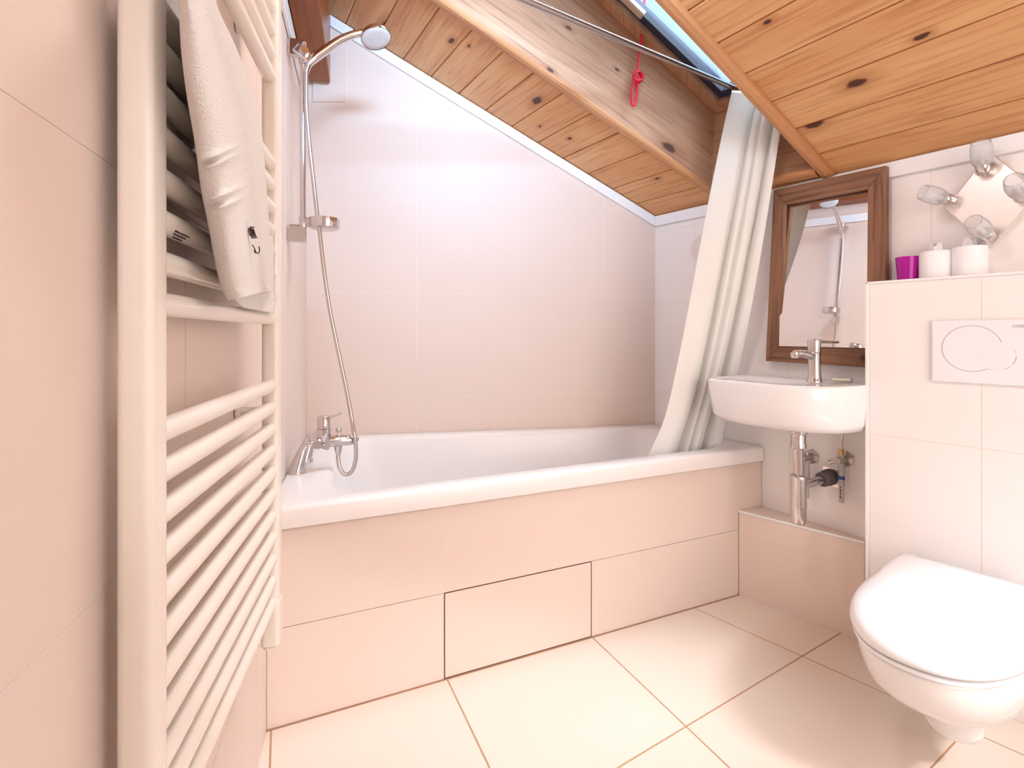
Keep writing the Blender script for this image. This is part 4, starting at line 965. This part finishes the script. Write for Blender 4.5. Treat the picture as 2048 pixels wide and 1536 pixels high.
# ------------------------------------------------------------------ flush plate
fp = [on(1865, 641, PF), on(1865, 762, PF)]; zf0, zf1 = fp[1][2], fp[0][2]; hgt = zf1 - zf0; wid = hgt * 1.5
fo = V3(fp[0][0], fp[0][1], zf0)
fl = empty('flush_plate', fo + PU * wid / 2, 'white dual flush plate with two round buttons above the toilet', 'flush plate')
k = MB(); k.box(fo + PU * wid / 2 + UP * hgt / 2 + NP * 0.0075, (PU, NP, UP), (wid / 2, 0.0055, hgt / 2), 0.005, seg=3); k.build('plate', PLAST, fl)
def fpp(x, y): p = on(x, y, PF); return (p - fo) @ PU, p[2] - zf0
u1, v1 = fpp(1945, 697); u2, v2 = fpp(1996, 712)
r1_ = abs(fpp(1945, 651)[1] - fpp(1945, 742)[1]) / 2; r2_ = abs(fpp(1996, 685)[1] - fpp(1996, 740)[1]) / 2
yf = 0.0135
def disc(k, u, v, r, d0, d1, mi=0, cut=None, n=64):
    pts = []
    for i in range(n):
        t = 2 * math.pi * i / n; a, b = u + r * math.cos(t), v + r * math.sin(t)
        if cut is not None:
            dx, dy = a - cut[0], b - cut[1]; q = math.hypot(dx, dy)
            if q < cut[2]: a, b = cut[0] + dx / q * cut[2], cut[1] + dy / q * cut[2]
        pts.append(fo + PU * a + UP * b + NP * d0)
    k.prism(pts, NP * (d1 - d0), 0.0, mi)
k = MB(); disc(k, u1, v1, r1_ + 0.0006, 0.0125, 0.0133, cut=(u2, v2, r2_ + 0.0002)); disc(k, u2, v2, r2_ + 0.0006, 0.0125, 0.0134); k.build('button_gap', SEAMG, fl, 'thin grey gap round the buttons')
k = MB(); disc(k, u1, v1, r1_ - 0.0006, 0.0128, 0.0152, cut=(u2, v2, r2_ + 0.0012)); k.build('large_button', PLAST, fl)
k = MB(); disc(k, u2, v2, r2_ - 0.0006, 0.0128, 0.0160); k.build('small_button', PLAST, fl)
def text(name, body, size, o, ux, uy, un, mat, parent, depth=0.0004):
    cu = bpy.data.curves.new(name, 'FONT'); cu.body = body; cu.size = size; cu.extrude = depth
    ob = bpy.data.objects.new(name, cu); COL.objects.link(ob); bpy.context.view_layer.update()
    dg = bpy.context.evaluated_depsgraph_get(); me = bpy.data.meshes.new_from_object(ob.evaluated_get(dg)); bpy.data.objects.remove(ob); bpy.data.curves.remove(cu)
    k = MB(); k.add([o + ux * v.co.x + uy * v.co.y + un * v.co.z for v in me.vertices], [list(p.vertices) for p in me.polygons]); bpy.data.meshes.remove(me)
    return k.build(name, mat, parent)
ut, vt = fpp(2026, 655)
text('maker_lettering', 'GEBERIT', 0.011, fo + PU * ut + UP * vt + NP * 0.0133, PU, UP, NP, GREYINK, fl)

# ------------------------------------------------------------------ things on the partition top
def on_top(x, dn): 
    p = on(x, 556, PF); p = V3(p[0], p[1], ZP + 0.0008) - NP * dn; return p
pc_ = on_top(1804, 0.055)
def top_scale(p): return ((p - CAM) @ V3(ST, CT, 0)) / F
s_ = top_scale(pc_); k = MB()
hh = 47 * s_; k.lathe([(0.0, 0.0), (14.0 * s_, 0.0), (16.5 * s_, 0.003), (20.0 * s_, hh), (20.0 * s_ - 0.002, hh), (15.0 * s_, 0.006), (0.0, 0.005)], pc_, UP, 40, caps=False)
k.build('candle_glass', PURPLE, label='purple glass candle holder on top of the boxed partition', cat='candle holder')
def wrapped(x, w, h, peak, lab, seed):
    p = on_top(x, 0.06); s_ = top_scale(p); rng = random.Random(seed); r_ = w / 2 * s_; h_ = h * s_
    g = empty('toilet_roll', p, lab, 'toilet roll', 'white rolls on the partition top')
    k = MB(); k.lathe([(0.0, 0.0), (r_ * 0.94, 0.0), (r_, 0.004), (r_, h_ - 0.006), (r_ * 0.95, h_), (0.022, h_), (0.021, h_ - 0.02), (0.0, h_ - 0.02)], p, UP, 40, caps=False); k.build('roll', TISSUE, g)
    rings = []
    for i in range(7):
        t = i / 6; rad_ = 0.019 * (1 - 0.35 * t); rings.append([p + UP * (h_ - 0.018 + (0.018 + peak * s_) * t + (0.006 * math.sin(3 * a + seed) * t)) + rad_ * (1 + 0.35 * math.sin(4 * a + seed) * t) * (V3(1, 0, 0) * math.cos(a) + V3(0, 1, 0) * math.sin(a)) for a in np.linspace(0, 2 * math.pi, 28, endpoint=False)])
    k = MB(); k.loft(rings, 0, True); k.build('tissue_tuft', TISSUE, g)
wrapped(1861, 55, 54, 14, 'white toilet roll with a tissue tuft beside the purple candle glass', 1)
wrapped(1929, 56, 59, 16, 'white toilet roll with a tissue tuft below the spot lamp', 5)

# ------------------------------------------------------------------ four-spot lamp on the right wall
pt, pb2, pl2 = on(1992, 304, RW), on(1984, 499, RW), on(1896, 408, RW)
half_d = (pt[2] - pb2[2]) / 2; lc = V3(*(on(1986, 402, RW)))
lamp = empty('wall_spot_lamp', lc + NR * 0.003, 'square steel wall lamp with four small glass spots', 'lamp')
uw = abs((pl2 - lc) @ RU)
k = MB(); k.prism(roundpoly([lc + NR * 0.003 + RU * a + UP * b for a, b in ((0, half_d), (-uw, 0), (0, -half_d), (uw, 0))], 0.010, 6, 2), NR * 0.018, 0.003); k.build('back_plate', STEEL, lamp)
def spot(base_px, tip_px, out):
    b = on(*base_px, RW) + NR * 0.022; t = on(*tip_px, (RW[0] + NR * out, RW[1])); d = unit(t - b)
    g = empty('spot', b - V3(*world_loc(lamp))); g.parent = lamp; g.location = b - world_loc(lamp)
    # the spot head is a part of the lamp: pivot, cup and glass below it
    k = MB(); k.tube([b - NR * 0.002, b + NR * 0.014], 0.0065, 14); c0_ = b + NR * 0.012
    k.lathe([(0.0, 0.0), (0.013, 0.0), (0.0175, 0.006), (0.0185, 0.034), (0.017, 0.036), (0.0, 0.034)], c0_, d, 26)
    so_ = k.build('lamp_holder', CHROME, g)
    k = MB(); k.lathe([(0.0165, 0.026), (0.024, 0.040), (0.0268, 0.060), (0.0258, 0.082), (0.0225, 0.098), (0.0205, 0.098), (0.0236, 0.082), (0.0246, 0.060), (0.022, 0.042), (0.0150, 0.029)], c0_, d, 30, caps=False)
    k.build('glass_shade', SHADE, g)
    k = MB(); k.lathe([(0.0, 0.03), (0.006, 0.034), (0.0075, 0.05), (0.006, 0.064), (0.0, 0.068)], c0_, d, 16); k.build('bulb', CERAM, g)
spot((1975, 352), (1967, 318), 0.05)
spot((1916, 405), (1882, 395), 0.06)
spot((1990, 478), (1958, 452), 0.09)
spot((2052, 400), (2034, 366), 0.10)

# round beige outlet on the right wall, half behind the curtain
vc_ = on(1404, 497, RW); k = MB(); k.lathe([(0.0, 0.012), (0.052, 0.012), (0.058, 0.009), (0.060, 0.002), (0.0, 0.002)], vc_, NR, 40)
k.build('vent_cover', surf('beige_vent_plastic', srgb(238, 226, 218), 0.4, var=0.02), label='round beige vent cover half hidden behind the shower curtain', cat='vent')

EMB.build('embroidered_emblem', INK, tow, 'dark embroidered emblem')

# ------------------------------------------------------------------ light
def area(name, loc, target, size, power, col, spread=180, sy=None):
    li = bpy.data.lights.new(name, 'AREA'); li.energy = power; li.color = col; li.size = size; li.spread = math.radians(spread)
    if sy: li.shape = 'RECTANGLE'; li.size_y = sy
    o = link(bpy.data.objects.new(name, li)); o.location = loc
    o.rotation_euler = (Vector(target) - Vector(loc)).to_track_quat('-Z', 'Y').to_euler(); return o
def bulb(name, loc, power, col, r):
    li = bpy.data.lights.new(name, 'POINT'); li.energy = power; li.color = col; li.shadow_soft_size = r
    o = link(bpy.data.objects.new(name, li)); o.location = loc; return o
bulb('ceiling_globe_lamp', (0.50, -0.62, 2.29), 12, (0.84, 0.92, 1.0), 0.12)
bulb('rear_fill_point', (1.20, -1.70, 1.60), 2.2, (1.0, 0.91, 0.85), 0.18)  # added fill without a fixture, lifts the near ceiling and right side
area('rear_bounce_fill', (1.15, -2.12, 1.1), (1.30, 0.0, 0.75), 1.2, 5.5, (1.0, 0.92, 0.87), 120, 1.4)  # added soft fill behind the camera, stands in for bounced flash
area('cool_wall_fill', (0.42, -1.0, 2.24), (0.88, 0.85, 2.25), 0.45, 6.5, (0.36, 0.64, 1.0), 84, 0.16)  # added cool fill aimed at the upper back wall, no fixture there
def sunlight(name, energy, angle, col, d):
    sun = bpy.data.lights.new(name, 'SUN'); sun.energy = energy; sun.angle = math.radians(angle); sun.color = col
    o = link(bpy.data.objects.new(name, sun)); o.rotation_euler = Vector(d).to_track_quat('-Z', 'Y').to_euler()
sunlight('bright_cloud', 12.0, 70, (0.90, 0.95, 1.0), (-0.15, 0.35, -0.92))
sunlight('hazy_sun', 3.5, 12, (0.95, 0.97, 1.0), (-0.10, 0.62, -0.72))
w = bpy.data.worlds.new('sky'); SC.world = w; w.use_nodes = True; nt = w.node_tree
bg = nt.nodes['Background']; bg.inputs['Strength'].default_value = 1.3
tcw = nt.nodes.new('ShaderNodeTexCoord'); sp_ = nt.nodes.new('ShaderNodeSeparateXYZ'); rp = nt.nodes.new('ShaderNodeValToRGB')
nt.links.new(tcw.outputs['Generated'], sp_.inputs[0]); nt.links.new(sp_.outputs['Z'], rp.inputs['Fac'])
rp.color_ramp.elements[0].color = (0.80, 0.90, 1.0, 1); rp.color_ramp.elements[0].position = 0.2; rp.color_ramp.elements[1].color = (0.42, 0.68, 1.0, 1); rp.color_ramp.elements[1].position = 0.9
nt.links.new(rp.outputs['Color'], bg.inputs['Color'])

# ------------------------------------------------------------------ camera
cd = bpy.data.cameras.new('camera'); cd.sensor_width = 36.0; cd.lens = 18.0; cd.shift_y = -(768 - YH) / 2048.0; cd.clip_start = 0.02
co_ = link(bpy.data.objects.new('camera', cd)); co_.location = CAM; co_.rotation_euler = (math.radians(90), 0, -(math.pi / 2 - math.atan2(CT, ST)) if False else -math.atan2(ST, CT))
SC.camera = co_
SC.view_settings.view_transform = 'Standard'; SC.view_settings.look = 'None'; SC.view_settings.gamma = 1.0; SC.view_settings.use_curve_mapping = False
SC.view_settings.exposure = 0.6
